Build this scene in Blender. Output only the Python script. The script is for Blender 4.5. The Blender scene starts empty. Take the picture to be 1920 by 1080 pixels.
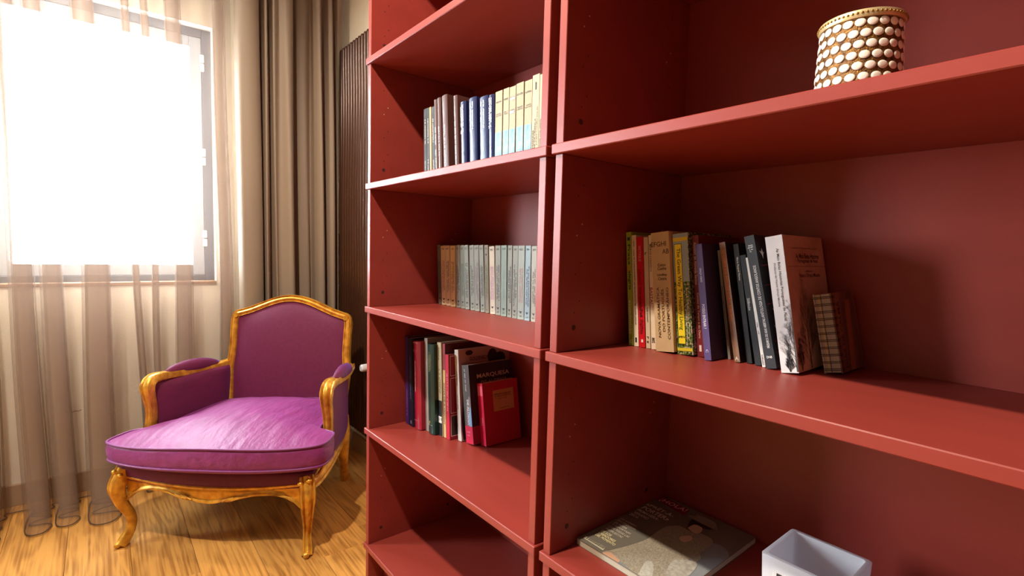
import bpy, math, random
from mathutils import Vector, Matrix
random.seed(7)
SC = bpy.context.scene
COL = SC.collection

# ------------------------------------------------------------------ camera, world, lights, exposure
CAM = Vector((0.69856, -0.65514, 1.11865))
FW = Vector((-0.77276131, 0.63045382, -0.07326623))
RT = Vector((0.63044176, 0.7757936, 0.02621999))
UP = Vector((-0.07336997, 0.0259283, 0.99696769))
FPX = 949.88
cd = bpy.data.cameras.new('camera')
cd.sensor_width = 36.0
cd.lens = FPX / 1920 * 36
cd.clip_start = 0.02
cam = bpy.data.objects.new('camera', cd)
COL.objects.link(cam)
cam.matrix_world = Matrix(((RT.x, UP.x, -FW.x, CAM.x), (RT.y, UP.y, -FW.y, CAM.y), (RT.z, UP.z, -FW.z, CAM.z), (0, 0, 0, 1)))
SC.camera = cam

world = bpy.data.worlds.new('world')
SC.world = world
world.use_nodes = True
bg = world.node_tree.nodes['Background']
bg.inputs[0].default_value = (0.82, 0.91, 1.0, 1)
bg.inputs[1].default_value = 56.0

SC.view_settings.view_transform = 'Standard'
SC.view_settings.look = 'None'
SC.view_settings.gamma = 1.0
SC.view_settings.use_curve_mapping = False
SC.view_settings.exposure = 0.46
SC.cycles.transparent_max_bounces = 24
SC.cycles.max_bounces = 10
SC.cycles.sample_clamp_indirect = 8.0

XW = -2.194      # window wall (inner face)
YB = 0.428       # back wall (inner face)
XE, YF, ZC = 4.6, -4.6, 2.80
WY0, WY1, WZ0, WZ1 = -1.03, -0.20, 0.915, 2.154   # window opening
W2Y0, W2Y1 = -2.9, -1.8                           # second window, unseen, added to light the shelf fronts and spines
WT = 0.26        # wall thickness

for ya, yb in ((WY0, WY1), (W2Y0, W2Y1)):
    pd = bpy.data.lights.new('window_portal', 'AREA')
    pd.shape = 'RECTANGLE'
    pd.size = yb - ya
    pd.size_y = WZ1 - WZ0
    pd.cycles.is_portal = True
    po = bpy.data.objects.new('window_portal', pd)
    po.location = (XW - WT - 0.01, (ya + yb) / 2, (WZ0 + WZ1) / 2)
    po.rotation_euler = (math.pi / 2, 0, -math.pi / 2)
    COL.objects.link(po)

SPOTS = [(-0.15, -0.98, 185, 'small round white recessed downlight in the ceiling above the two bookcases'), (-1.6, -1.0, 45, 'small round white recessed downlight, added unseen in the ceiling to light the armchair')]  # armchair lamp is unseen, added as fill for the chair


# ------------------------------------------------------------------ photograph pixel -> ray -> point on a plane
def ray(u, v):
    return FW + RT * ((u - 960) / FPX) + UP * ((540 - v) / FPX)


def pl(u, v, axis, val):
    d = ray(u, v)
    return CAM + d * ((val - CAM[axis]) / d[axis])


# ------------------------------------------------------------------ helpers
def s2l(c):
    return tuple(((x / 255) / 12.92 if x <= 10 else ((x / 255 + 0.055) / 1.055) ** 2.4) for x in c)


MATS = {}


def mat(name, rgb, rough=0.5, metal=0.0, var=0.0, vscale=20, bump=0.0, bscale=200, stretch=(1, 1, 1), sheen=None, spec=0.5, rgb2=None, coat=0.0, bdist=0.003):
    """procedural principled material; rgb in sRGB 0..255; var mixes towards rgb2 (or darker) by noise"""
    if name in MATS:
        return MATS[name]
    m = bpy.data.materials.new(name)
    m.use_nodes = True
    nt = m.node_tree
    b = nt.nodes['Principled BSDF']
    c = s2l(rgb)
    b.inputs['Base Color'].default_value = (*c, 1)
    b.inputs['Roughness'].default_value = rough
    b.inputs['Metallic'].default_value = metal
    b.inputs['Specular IOR Level'].default_value = spec
    b.inputs['Coat Weight'].default_value = coat
    if sheen:
        b.inputs['Sheen Weight'].default_value = sheen[0]
        b.inputs['Sheen Tint'].default_value = (*s2l(sheen[1]), 1)
        b.inputs['Sheen Roughness'].default_value = 0.35
    if var or bump:
        tc = nt.nodes.new('ShaderNodeTexCoord')
        mp = nt.nodes.new('ShaderNodeMapping')
        mp.inputs['Scale'].default_value = stretch
        nt.links.new(tc.outputs['Object'], mp.inputs[0])
    if var:
        n = nt.nodes.new('ShaderNodeTexNoise')
        n.inputs['Scale'].default_value = vscale
        n.inputs['Detail'].default_value = 6
        nt.links.new(mp.outputs[0], n.inputs['Vector'])
        r = nt.nodes.new('ShaderNodeValToRGB')
        r.color_ramp.elements[0].position = 0.3
        r.color_ramp.elements[1].position = 0.7
        c2 = s2l(rgb2) if rgb2 else tuple(x * (1 - var) for x in c)
        r.color_ramp.elements[0].color = (*c2, 1)
        r.color_ramp.elements[1].color = (*c, 1)
        nt.links.new(n.outputs[0], r.inputs[0])
        nt.links.new(r.outputs[0], b.inputs['Base Color'])
    if bump:
        n2 = nt.nodes.new('ShaderNodeTexNoise')
        n2.inputs['Scale'].default_value = bscale
        n2.inputs['Detail'].default_value = 4
        nt.links.new(mp.outputs[0], n2.inputs['Vector'])
        bp = nt.nodes.new('ShaderNodeBump')
        bp.inputs['Strength'].default_value = bump
        bp.inputs['Distance'].default_value = bdist
        nt.links.new(n2.outputs[0], bp.inputs['Height'])
        nt.links.new(bp.outputs[0], b.inputs['Normal'])
    MATS[name] = m
    return m


def flat(rgb, rough=0.55):
    return mat('print_%d_%d_%d_%d' % (*rgb, int(rough * 100)), rgb, rough)


class MB:
    def __init__(s):
        s.v, s.f = [], []

    def add(s, vs, fs):
        o = len(s.v)
        s.v += [tuple(q) for q in vs]
        s.f += [tuple(i + o for i in q) for q in fs]

    def box(s, lo, hi, ch=0.0):
        x0, y0, z0 = lo
        x1, y1, z1 = hi
        if ch <= 0:
            vs = [(x0, y0, z0), (x1, y0, z0), (x1, y1, z0), (x0, y1, z0), (x0, y0, z1), (x1, y0, z1), (x1, y1, z1), (x0, y1, z1)]
            s.add(vs, [(3, 2, 1, 0), (4, 5, 6, 7), (0, 1, 5, 4), (1, 2, 6, 5), (2, 3, 7, 6), (3, 0, 4, 7)])
            return
        # chamfered box: 24 verts
        c = (((x0 + x1) / 2), ((y0 + y1) / 2), ((z0 + z1) / 2))
        h = ((x1 - x0) / 2, (y1 - y0) / 2, (z1 - z0) / 2)
        ids, vs = {}, []
        for sx in (-1, 1):
            for sy in (-1, 1):
                for sz in (-1, 1):
                    for ax in range(3):
                        p = []
                        for k, sg in enumerate((sx, sy, sz)):
                            p.append(c[k] + sg * (h[k] if k == ax else h[k] - ch))
                        ids[(sx, sy, sz, ax)] = len(vs)
                        vs.append(p)
        fs = []

        def quad(ks):
            fs.append([ids[k] for k in ks])
        for ax in range(3):
            a, b = [(1, 2), (2, 0), (0, 1)][ax]
            for sg in (-1, 1):
                ks = []
                for (p, q) in ((-1, -1), (1, -1), (1, 1), (-1, 1)):
                    t = [0, 0, 0]
                    t[ax], t[a], t[b] = sg, p, q
                    ks.append((*t, ax))
                quad(ks if sg > 0 else ks[::-1])
        for ax in range(3):          # edges along ax
            a, b = [(1, 2), (2, 0), (0, 1)][ax]
            for p in (-1, 1):
                for q in (-1, 1):
                    t0, t1 = [0, 0, 0], [0, 0, 0]
                    t0[ax], t1[ax] = -1, 1
                    for t in (t0, t1):
                        t[a], t[b] = p, q
                    ks = [(*t0, a), (*t1, a), (*t1, b), (*t0, b)]
                    quad(ks[::-1] if p * q > 0 else ks)
        for sx in (-1, 1):
            for sy in (-1, 1):
                for sz in (-1, 1):
                    ks = [(sx, sy, sz, k) for k in range(3)]
                    quad(ks if sx * sy * sz > 0 else ks[::-1])
        s.add(vs, fs)

    def rings(s, rs, close=True, cap=True):
        n = len(rs[0])
        vs = [p for r in rs for p in r]
        fs = []
        for i in range(len(rs) - 1):
            for j in range(n if close else n - 1):
                k = (j + 1) % n
                fs.append((i * n + j, i * n + k, (i + 1) * n + k, (i + 1) * n + j))
        if cap and close:
            fs.append(tuple(range(n))[::-1])
            fs.append(tuple((len(rs) - 1) * n + j for j in range(n)))
        s.add(vs, fs)

    def tube(s, pts, r, n=8, cap=True):
        pts = [Vector(p) for p in pts]
        rs = r if isinstance(r, (list, tuple)) else [r] * len(pts)
        out = []
        ref = None
        for i, p in enumerate(pts):
            t = (pts[min(i + 1, len(pts) - 1)] - pts[max(i - 1, 0)]).normalized()
            if ref is None:
                ref = Vector((0, 0, 1)) if abs(t.z) < 0.9 else Vector((1, 0, 0))
            a = (ref - t * ref.dot(t)).normalized()
            ref = a
            b = t.cross(a)
            out.append([p + (a * math.cos(2 * math.pi * k / n) + b * math.sin(2 * math.pi * k / n)) * rs[i] for k in range(n)])
        s.rings(out, True, cap)

    def sweep(s, pts, hw, hd, normal, prof, cap=True):
        """profile prof (a,b) swept on pts; b along normal, a sideways"""
        pts = [Vector(p) for p in pts]
        n = len(pts)
        out = []
        for i, p in enumerate(pts):
            t = (pts[min(i + 1, n - 1)] - pts[max(i - 1, 0)]).normalized()
            N = normal(i / (n - 1)) if callable(normal) else Vector(normal)
            N = (N - t * N.dot(t)).normalized()
            B = N.cross(t)
            w = hw[i] if isinstance(hw, list) else hw
            d = hd[i] if isinstance(hd, list) else hd
            out.append([p + B * (a * w) + N * (b * d) for a, b in prof])
        s.rings(out, True, cap)

    def lathe(s, prof, n=32, centre=(0, 0, 0)):
        cx, cy, cz = centre
        rs = []
        for r, z in prof:
            rs.append([(cx + r * math.cos(2 * math.pi * k / n), cy + r * math.sin(2 * math.pi * k / n), cz + z) for k in range(n)])
        s.rings(rs, True, False)

    def ball(s, c, r, n=8, sc=(1, 1, 1)):
        rs = []
        for i in range(n + 1):
            a = math.pi * (i / n) * 0.98 + 0.03
            rs.append([(c[0] + r * sc[0] * math.sin(a) * math.cos(2 * math.pi * k / (2 * n)), c[1] + r * sc[1] * math.sin(a) * math.sin(2 * math.pi * k / (2 * n)), c[2] - r * sc[2] * math.cos(a)) for k in range(2 * n)])
        s.rings(rs)

    def mesh(s, name, smooth=False):
        m = bpy.data.meshes.new(name)
        m.from_pydata(s.v, [], s.f)
        m.validate()
        if smooth:
            m.polygons.foreach_set('use_smooth', [True] * len(m.polygons))
        m.update()
        return m

    def build(s, name, material, parent=None, smooth=False, sharp=None):
        m = s.mesh(name, smooth or sharp is not None)
        if sharp is not None:
            m.set_sharp_from_angle(angle=math.radians(sharp))
        m.materials.append(material)
        return link(name, m, parent)


def link(name, data, parent=None):
    o = bpy.data.objects.new(name, data)
    COL.objects.link(o)
    if parent is not None:
        o.parent = parent
    return o


def tag(o, label=None, cat=None, group=None, kind=None):
    if label:
        o['label'] = label
    if cat:
        o['category'] = cat
    if group:
        o['group'] = group
    if kind:
        o['kind'] = kind
    return o


def empty(name, loc=(0, 0, 0), rz=0.0):
    o = link(name, None)
    o.empty_display_size = 0.05
    o.location = loc
    o.rotation_euler = (0, 0, rz)
    return o


def crom(pts, n=8):
    """Catmull-Rom through points"""
    P = [Vector(p) for p in pts]
    P = [P[0] * 2 - P[1]] + P + [P[-1] * 2 - P[-2]]
    out = []
    for i in range(1, len(P) - 2):
        a, b, c, d = P[i - 1:i + 3]
        for k in range(n):
            t = k / n
            out.append(0.5 * ((2 * b) + (c - a) * t + (2 * a - 5 * b + 4 * c - d) * t * t + (3 * b - a - 3 * c + d) * t ** 3))
    out.append(P[-2])
    return out


def lerpl(vals, n):
    """values spread over n samples"""
    out = []
    for i in range(n):
        t = i / (n - 1) * (len(vals) - 1)
        k = min(int(t), len(vals) - 2)
        out.append(vals[k] + (vals[k + 1] - vals[k]) * (t - k))
    return out


# lettering: real glyph outlines from the built-in font, fitted into a box
GLY = {}


def glyphs(body):
    if body in GLY:
        return GLY[body]
    cu = bpy.data.curves.new('txt', 'FONT')
    cu.body = body
    cu.resolution_u = 2
    cu.offset = 0.012
    cu.fill_mode = 'FRONT'
    o = bpy.data.objects.new('txt', cu)
    COL.objects.link(o)
    dg = bpy.context.evaluated_depsgraph_get()
    me = bpy.data.meshes.new_from_object(o.evaluated_get(dg))
    vs = [(v.co.x, v.co.y) for v in me.vertices]
    fs = [tuple(p.vertices) for p in me.polygons]
    bpy.data.objects.remove(o)
    bpy.data.curves.remove(cu)
    bpy.data.meshes.remove(me)
    xs = [v[0] for v in vs]
    ys = [v[1] for v in vs]
    GLY[body] = (vs, fs, min(xs), max(xs), min(ys), max(ys))
    return GLY[body]


def put_text(mb, body, c, right, up, L, H):
    vs, fs, x0, x1, y0, y1 = glyphs(body)
    c, right, up = Vector(c), Vector(right).normalized(), Vector(up).normalized()
    sx, sy = L / max(x1 - x0, 1e-6), H / max(y1 - y0, 1e-6)
    mb.add([c + right * ((x - (x0 + x1) / 2) * sx) + up * ((y - (y0 + y1) / 2) * sy) for x, y in vs], fs)


def put_marks(mb, c, right, up, L, H, rnd):
    """a line of print too small to read: letter-sized strokes"""
    c, right, up = Vector(c), Vector(right).normalized(), Vector(up).normalized()
    x = -L / 2
    while x < L / 2 - H * 0.4:
        w = H * rnd.uniform(0.45, 0.8)
        if rnd.random() < 0.14:
            x += H * 0.6
            continue
        h = H * rnd.choice((1, 1, 0.8))
        for (a0, a1, b0, b1) in ((0, 0.3, 0, 1), (0.3, 1, *rnd.choice(((0, 0.28), (0.4, 0.65), (0.75, 1)))), (0.72, 1, *rnd.choice(((0, 1), (0.0, 0.5), (0.5, 1))))):
            q = [c + right * (x + w * a) + up * (-H / 2 + h * b) for a, b in ((a0, b0), (a1, b0), (a1, b1), (a0, b1))]
            mb.add(q, [(0, 1, 2, 3)])
        x += w + H * 0.22


def put_quad(mb, c, right, up, L, H):
    c, right, up = Vector(c), Vector(right).normalized(), Vector(up).normalized()
    mb.add([c + right * (a * L / 2) + up * (b * H / 2) for a, b in ((-1, -1), (1, -1), (1, 1), (-1, 1))], [(0, 1, 2, 3)])


# ------------------------------------------------------------------ materials
M_WALL = mat('cream_plaster', (242, 233, 214), 0.85, var=0.06, vscale=6, bump=0.35, bscale=260)
M_FARWALL = mat('darkened_far_wall', (96, 74, 58), 0.6, var=0.2, vscale=4, stretch=(6, 6, 0.4))  # unseen wall, colour darkened to cut bounced light
M_CEIL = mat('darkened_ceiling', (150, 140, 126), 0.9)  # unseen ceiling, tone lowered so less light bounces into the shelves
M_BASEB = mat('beige_skirting', (176, 140, 104), 0.5, var=0.08, vscale=8, stretch=(1, 1, 6))
M_RED = mat('red_lacquered_board', (143, 54, 45), 0.40, var=0.12, spec=0.35, vscale=5, bump=0.05, bscale=60, stretch=(0.6, 3, 3))
M_GOLD = mat('gilded_wood', (232, 178, 66), 0.36, 0.5, var=0.4, vscale=34, rgb2=(176, 116, 34), bump=0.15, bscale=120)
M_PURPLE = mat('purple_shot_silk', (104, 30, 66), 0.6, spec=0.3, var=0.18, vscale=60, stretch=(1, 0.15, 1), bump=0.12, bscale=150, sheen=(0.5, (80, 100, 220)))
M_CUSH = mat('purple_crinkled_silk', (134, 44, 112), 0.52, var=0.2, vscale=30, stretch=(1, 0.3, 1), bump=0.65, bscale=26, bdist=0.011, sheen=(0.3, (190, 140, 230)))
M_PIPE = mat('purple_piping', (120, 48, 110), 0.45, sheen=(0.4, (190, 150, 230)))
M_FRAME = mat('grey_window_metal', (92, 100, 112), 0.4, 0.2)
M_SASH = mat('glow_paled_sash', (168, 176, 184), 0.4)  # glow of the bright window is put into the sash colour
M_WHITE = mat('white_plastic', (236, 236, 234), 0.35)
M_RAD = mat('brown_enamelled_steel', (78, 46, 29), 0.28, 0.25, var=0.25, vscale=12, stretch=(4, 4, 0.3), spec=0.6)
M_DRAPE = mat('taupe_satin_drape', (136, 117, 98), 0.6, var=0.08, vscale=4, stretch=(3, 3, 0.2), bump=0.05, bscale=500, sheen=(0.35, (230, 200, 190)))
M_DARK = mat('dark_hole', (62, 20, 16), 0.7)
M_PAGES = mat('paper_page_edges', (206, 190, 158), 0.8, var=0.25, vscale=300, stretch=(8, 0.2, 0.2))


def wood_material():
    m = bpy.data.materials.new('oak_floorboard')
    m.use_nodes = True
    nt = m.node_tree
    L = nt.links.new
    N = nt.nodes.new
    b = nt.nodes['Principled BSDF']
    tc, oi = N('ShaderNodeTexCoord'), N('ShaderNodeObjectInfo')
    mul = N('ShaderNodeMath')
    mul.operation = 'MULTIPLY'
    mul.inputs[1].default_value = 37.0
    L(oi.outputs['Random'], mul.inputs[0])
    cmb = N('ShaderNodeCombineXYZ')
    for k in range(3):
        L(mul.outputs[0], cmb.inputs[k])
    ad = N('ShaderNodeVectorMath')
    L(tc.outputs['Object'], ad.inputs[0])
    L(cmb.outputs[0], ad.inputs[1])
    mp = N('ShaderNodeMapping')
    mp.inputs['Scale'].default_value = (1.1, 7.0, 1)
    L(ad.outputs[0], mp.inputs[0])
    n1 = N('ShaderNodeTexNoise')
    n1.inputs['Scale'].default_value = 1.5
    n1.inputs['Detail'].default_value = 2.5
    n1.inputs['Distortion'].default_value = 0.5
    L(mp.outputs[0], n1.inputs['Vector'])
    mm = N('ShaderNodeMath')
    mm.operation = 'MULTIPLY'
    mm.inputs[1].default_value = 46.0
    L(n1.outputs[0], mm.inputs[0])
    sn = N('ShaderNodeMath')
    sn.operation = 'SINE'
    L(mm.outputs[0], sn.inputs[0])
    mp2 = N('ShaderNodeMapping')
    mp2.inputs['Scale'].default_value = (2.2, 80, 1)
    L(ad.outputs[0], mp2.inputs[0])
    n2 = N('ShaderNodeTexNoise')
    n2.inputs['Scale'].default_value = 1.5
    n2.inputs['Detail'].default_value = 5
    L(mp2.outputs[0], n2.inputs['Vector'])
    ma = N('ShaderNodeMath')
    ma.operation = 'MULTIPLY_ADD'
    ma.inputs[1].default_value = 0.10
    L(sn.outputs[0], ma.inputs[0])
    L(n2.outputs[0], ma.inputs[2])
    rp = N('ShaderNodeValToRGB')
    e = rp.color_ramp.elements
    e[0].position, e[0].color = 0.28, (*s2l((160, 106, 48)), 1)
    e[1].position, e[1].color = 0.60, (*s2l((208, 150, 76)), 1)
    L(ma.outputs[0], rp.inputs[0])
    hs = N('ShaderNodeHueSaturation')
    vr = N('ShaderNodeMapRange')
    vr.inputs['To Min'].default_value = 0.86
    vr.inputs['To Max'].default_value = 1.1
    L(oi.outputs['Random'], vr.inputs[0])
    L(vr.outputs[0], hs.inputs['Value'])
    L(rp.outputs[0], hs.inputs['Color'])
    L(hs.outputs[0], b.inputs['Base Color'])
    b.inputs['Roughness'].default_value = 0.34
    bp = N('ShaderNodeBump')
    bp.inputs['Strength'].default_value = 0.15
    bp.inputs['Distance'].default_value = 0.001
    L(ma.outputs[0], bp.inputs['Height'])
    L(bp.outputs[0], b.inputs['Normal'])
    return m


def sheer_material():
    m = bpy.data.materials.new('taupe_voile')
    m.use_nodes = True
    nt = m.node_tree
    nt.nodes.clear()
    N, L = nt.nodes.new, nt.links.new
    out = N('ShaderNodeOutputMaterial')
    tr, df, tl, gl = N('ShaderNodeBsdfTransparent'), N('ShaderNodeBsdfDiffuse'), N('ShaderNodeBsdfTranslucent'), N('ShaderNodeBsdfGlossy')
    tr.inputs[0].default_value = (1, 0.985, 0.97, 1)
    c = (*s2l((154, 135, 123)), 1)
    df.inputs[0].default_value = c
    tl.inputs[0].default_value = c
    gl.inputs[0].default_value = (0.7, 0.66, 0.62, 1)
    gl.inputs['Roughness'].default_value = 0.45
    m1, m2, m3 = N('ShaderNodeMixShader'), N('ShaderNodeMixShader'), N('ShaderNodeMixShader')
    m1.inputs[0].default_value = 0.15
    L(df.outputs[0], m1.inputs[1])
    L(tl.outputs[0], m1.inputs[2])
    m3.inputs[0].default_value = 0.12
    L(m1.outputs[0], m3.inputs[1])
    L(gl.outputs[0], m3.inputs[2])
    m2.inputs[0].default_value = 0.33
    L(tr.outputs[0], m2.inputs[1])
    L(m3.outputs[0], m2.inputs[2])
    L(m2.outputs[0], out.inputs[0])
    return m


def glass_material():
    m = bpy.data.materials.new('window_glass')
    m.use_nodes = True
    nt = m.node_tree
    nt.nodes.clear()
    N, L = nt.nodes.new, nt.links.new
    out = N('ShaderNodeOutputMaterial')
    tr, gl, mx = N('ShaderNodeBsdfTransparent'), N('ShaderNodeBsdfGlossy'), N('ShaderNodeMixShader')
    tr.inputs[0].default_value = (0.96, 0.98, 0.97, 1)
    gl.inputs['Roughness'].default_value = 0.02
    mx.inputs[0].default_value = 0.06
    L(tr.outputs[0], mx.inputs[1])
    L(gl.outputs[0], mx.inputs[2])
    L(mx.outputs[0], out.inputs[0])
    return m


M_WOOD = wood_material()
M_SHEER = sheer_material()
M_GLASS = glass_material()


# ------------------------------------------------------------------ room shell
def structure(name, mb, m, parent=None):
    o = mb.build(name, m, parent)
    if parent is None:
        o['kind'] = 'structure'
    return o


def room():
    b = MB()
    b.box((XW - WT, YF - 0.2, -0.12), (XE + 0.2, YB + 0.2, -0.014))
    fl = structure('floor', b, mat('dark_subfloor', (60, 40, 24), 0.9))
    # each floorboard its own piece, laid towards the window wall
    joints = [0.125 + 0.18 * k for k in range(-27, 3)]
    rnd = random.Random(3)
    for y in joints:
        y0, y1 = max(y, YF), min(y + 0.18, YB)
        if y1 - y0 < 0.02:
            continue
        x = XW
        ln = rnd.uniform(0.9, 1.9)
        while x < XE - 0.05:
            x1 = min(x + ln, XE)
            b = MB()
            w, d = x1 - x, y1 - y0
            b.box((-w / 2 + 0.0004, -d / 2 + 0.0004, -0.014), (w / 2 - 0.0004, d / 2 - 0.0004, 0), 0.0012)
            o = b.build('floorboard', M_WOOD, fl)
            o.location = ((x + x1) / 2, (y0 + y1) / 2, 0)
            x = x1
            ln = rnd.uniform(1.5, 2.0)
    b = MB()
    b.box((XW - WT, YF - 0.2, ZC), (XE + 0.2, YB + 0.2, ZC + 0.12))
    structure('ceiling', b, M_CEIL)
    b = MB()
    b.box((XW - WT, YB, -0.12), (XE + 0.2, YB + 0.2, ZC))
    structure('wall_back', b, M_WALL)
    b = MB()
    b.box((XE, YF, -0.12), (XE + 0.2, YB, ZC))
    structure('wall_right', b, M_FARWALL)
    b = MB()
    b.box((XW - WT, YF - 0.2, -0.12), (XE + 0.2, YF, ZC))
    structure('wall_front', b, mat('beige_far_wall', (150, 132, 108), 0.85, var=0.05, vscale=5))  # unseen wall, tone chosen for the light it bounces onto the spines
    b = MB()
    b.box((XW - WT, YF, -0.12), (XW, W2Y0, ZC))
    b.box((XW - WT, W2Y1, -0.12), (XW, WY0, ZC))
    b.box((XW - WT, W2Y0, -0.12), (XW, W2Y1, WZ0))
    b.box((XW - WT, W2Y0, WZ1), (XW, W2Y1, ZC))
    b.box((XW - WT, WY1, -0.12), (XW, YB, ZC))
    b.box((XW - WT, WY0, -0.12), (XW, WY1, WZ0))
    b.box((XW - WT, WY0, WZ1), (XW, WY1, ZC))
    wl = structure('wall_left', b, M_WALL)
    b = MB()
    cr = [(119, 774), (124, 772), (129, 774), (136, 773), (141, 770), (147, 771), (153, 768)]
    b.tube([pl(u, v, 0, XW + 0.0003) for u, v in cr], 0.0012, 5)
    o = b.build('crack', mat('plaster_crack', (90, 74, 58), 0.9), wl)
    b = MB()
    b.box((XW, YF, 0), (XW + 0.014, YB - 0.014, 0.09), 0.002)
    structure('baseboard_left', b, M_BASEB)
    b = MB()
    b.box((XW + 0.0005, YB - 0.0138, 0), (XE, YB, 0.09), 0.002)
    structure('baseboard_back', b, M_BASEB)

    # window: dark fixed frame, opening sash paled by painted window glow, pane, hinges, sill
    window('window_1', WY0, WY1)
    window('added_window', W2Y0, W2Y1)
    downlights()


def window(name, WY0, WY1):
    xo = XW - 0.055
    w = empty(name, (xo, (WY0 + WY1) / 2, WZ0))
    w['kind'] = 'structure'
    off = w.location

    def part(name, m, boxes, ch=0.002, parent=w, p_off=off):
        q = MB()
        for lo, hi in boxes:
            q.box([lo[k] - p_off[k] for k in range(3)], [hi[k] - p_off[k] for k in range(3)], ch)
        return q.build(name, m, parent)

    def ring(y0, y1, z0, z1, t, xa, xb):
        return [((xa, y0, z0), (xb, y0 + t, z1)), ((xa, y1 - t, z0), (xb, y1, z1)), ((xa, y0 + t, z0), (xb, y1 - t, z0 + t)), ((xa, y0 + t, z1 - t), (xb, y1 - t, z1))]
    part('frame', M_FRAME, ring(WY0 + 0.001, WY1 - 0.001, WZ0 + 0.001, WZ1 - 0.001, 0.042, xo - 0.06, xo))
    sash = part('sash', M_SASH, ring(WY0 + 0.044, WY1 - 0.044, WZ0 + 0.044, WZ1 - 0.044, 0.05, xo - 0.05, xo - 0.006))
    part('pane', M_GLASS, [((xo - 0.032, WY0 + 0.095, WZ0 + 0.095), (xo - 0.026, WY1 - 0.095, WZ1 - 0.095))], 0, sash)
    for z in (1.10, 1.50, 1.95):
        part('hinge', M_WHITE, [((xo - 0.004, WY1 - 0.052, z), (xo + 0.012, WY1 - 0.034, z + 0.038)), ((xo - 0.004, WY1 - 0.052, z + 0.042), (xo + 0.012, WY1 - 0.034, z + 0.08))], 0.003)
    part('reveal_lining', M_WHITE, [((xo + 0.0, WY1 - 0.004, WZ0), (XW + 0.0005, WY1 - 0.0005, WZ1 - 0.0005)), ((xo, WY0 + 0.001, WZ1 - 0.004), (XW + 0.0005, WY1 - 0.004, WZ1 - 0.0005))], 0)
    part('sill', mat('brown_sill', (150, 112, 84), 0.5), [((xo, WY0 + 0.001, WZ0 + 0.0005), (XW + 0.012, WY1 - 0.005, WZ0 + 0.016))], 0.002)



def downlights():
    for x, y, watt, lab in SPOTS:
        t = empty('ceiling_downlight', (x, y, ZC - 0.012))
        q = MB()
        q.lathe([(0.028, 0.012), (0.05, 0.012), (0.052, 0.004), (0.045, 0.0), (0.036, 0.001), (0.028, 0.008), (0.028, 0.012)], 24)
        q.build('trim_ring', M_WHITE, t, True)
        tag(t, lab, 'downlight', 'ceiling downlights')
        ld = bpy.data.lights.new('downlight_lamp', 'SPOT')
        ld.energy = watt
        ld.color = (1.0, 0.89, 0.74)
        ld.spot_size = math.radians(165)
        ld.spot_blend = 0.5
        ld.shadow_soft_size = 0.035
        lo = link('downlight_lamp', ld, t)
        lo.location = (0, 0, -0.03)


room()


# ------------------------------------------------------------------ bookcases
SZ = [0.1433, 0.5321, 0.9292, 1.3172, 1.6985, 2.085, 2.47]    # tops of the shelves
ST = 0.0187
BD = 0.39


def bookcase(x0, x1, label):
    c = empty('bookcase', ((x0 + x1) / 2, 0.2, 0))
    ox, oy = (x0 + x1) / 2, 0.2

    def piece(name, lo, hi, ch=0.0018, m=M_RED):
        b = MB()
        ctr = [(lo[k] + hi[k]) / 2 for k in range(3)]
        b.box([lo[k] - ctr[k] for k in range(3)], [hi[k] - ctr[k] for k in range(3)], ch)
        o = b.build(name, m, c)
        o.location = (ctr[0] - ox, ctr[1] - oy, ctr[2])
        return o
    for z in SZ:
        piece('shelf', (x0, 0, z - ST), (x1, BD + 0.008, z), 0.0015)
    zs = [0] + SZ
    ov = 0.006
    pt = 0.019
    holes = MB()
    pins = MB()
    for i in range(len(SZ)):
        za, zb = (0 if i == 0 else SZ[i - 1] + 0.0002), SZ[i] - ST - 0.0002
        for s in (0, 1):
            xa = x0 + ov if s == 0 else x1 - ov - pt
            piece('side_panel', (xa, 0.006, za), (xa + pt, BD + 0.006, zb), 0.001)
            xi = xa + pt + 0.0003 if s == 0 else xa - 0.0003
            if i > 0:
                # cam covers and rows of peg holes
                for y in (0.05, 0.31):
                    ring = [(xi, y + 0.0055 * math.cos(k * math.pi / 5), za + 0.045 + 0.0055 * math.sin(k * math.pi / 5)) for k in range(10)]
                    holes.add(ring, [tuple(range(10)) if s else tuple(range(10))[::-1]])
                    for k in range(1, 5):
                        for dz in (0, 0.022):
                            h = za + k * (zb - za) / 5 + dz
                            r = 0.0017
                            ring = [(xi, y + dz * 0.6 + r * math.cos(q * math.pi / 4), h + r * math.sin(q * math.pi / 4)) for q in range(8)]
                            (pins if (k + s) % 3 == 0 else holes).add(ring, [tuple(range(8)) if s else tuple(range(8))[::-1]])
    for q in (holes, pins):
        q.v = [(x - ox, y - oy, z) for x, y, z in q.v]
    tag(holes.build('peg_hole', M_DARK, c), kind='stuff')
    tag(pins.build('shelf_pin', mat('pale_pin', (200, 170, 150), 0.4), c), kind='stuff')
    piece('kick_board', (x0 + ov + pt, 0.06, 0), (x1 - ov - pt, 0.076, SZ[0] - ST - 0.0002), 0.001)
    for i in range(1, len(SZ)):
        piece('back_panel', (x0 + ov + pt, BD, SZ[i - 1] + 0.0002), (x1 - ov - pt, BD + 0.005, SZ[i] - ST - 0.0002), 0)
    tag(c, label, 'bookcase', 'red bookcases along the wall')
    return c


bookcase(-0.8488, -0.0134, 'red painted bookcase holding rows of paperbacks, beside the brown radiator')
bookcase(0.0, 1.25, 'red painted bookcase holding the magazine, plastic box and dotted candle holder')


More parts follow.
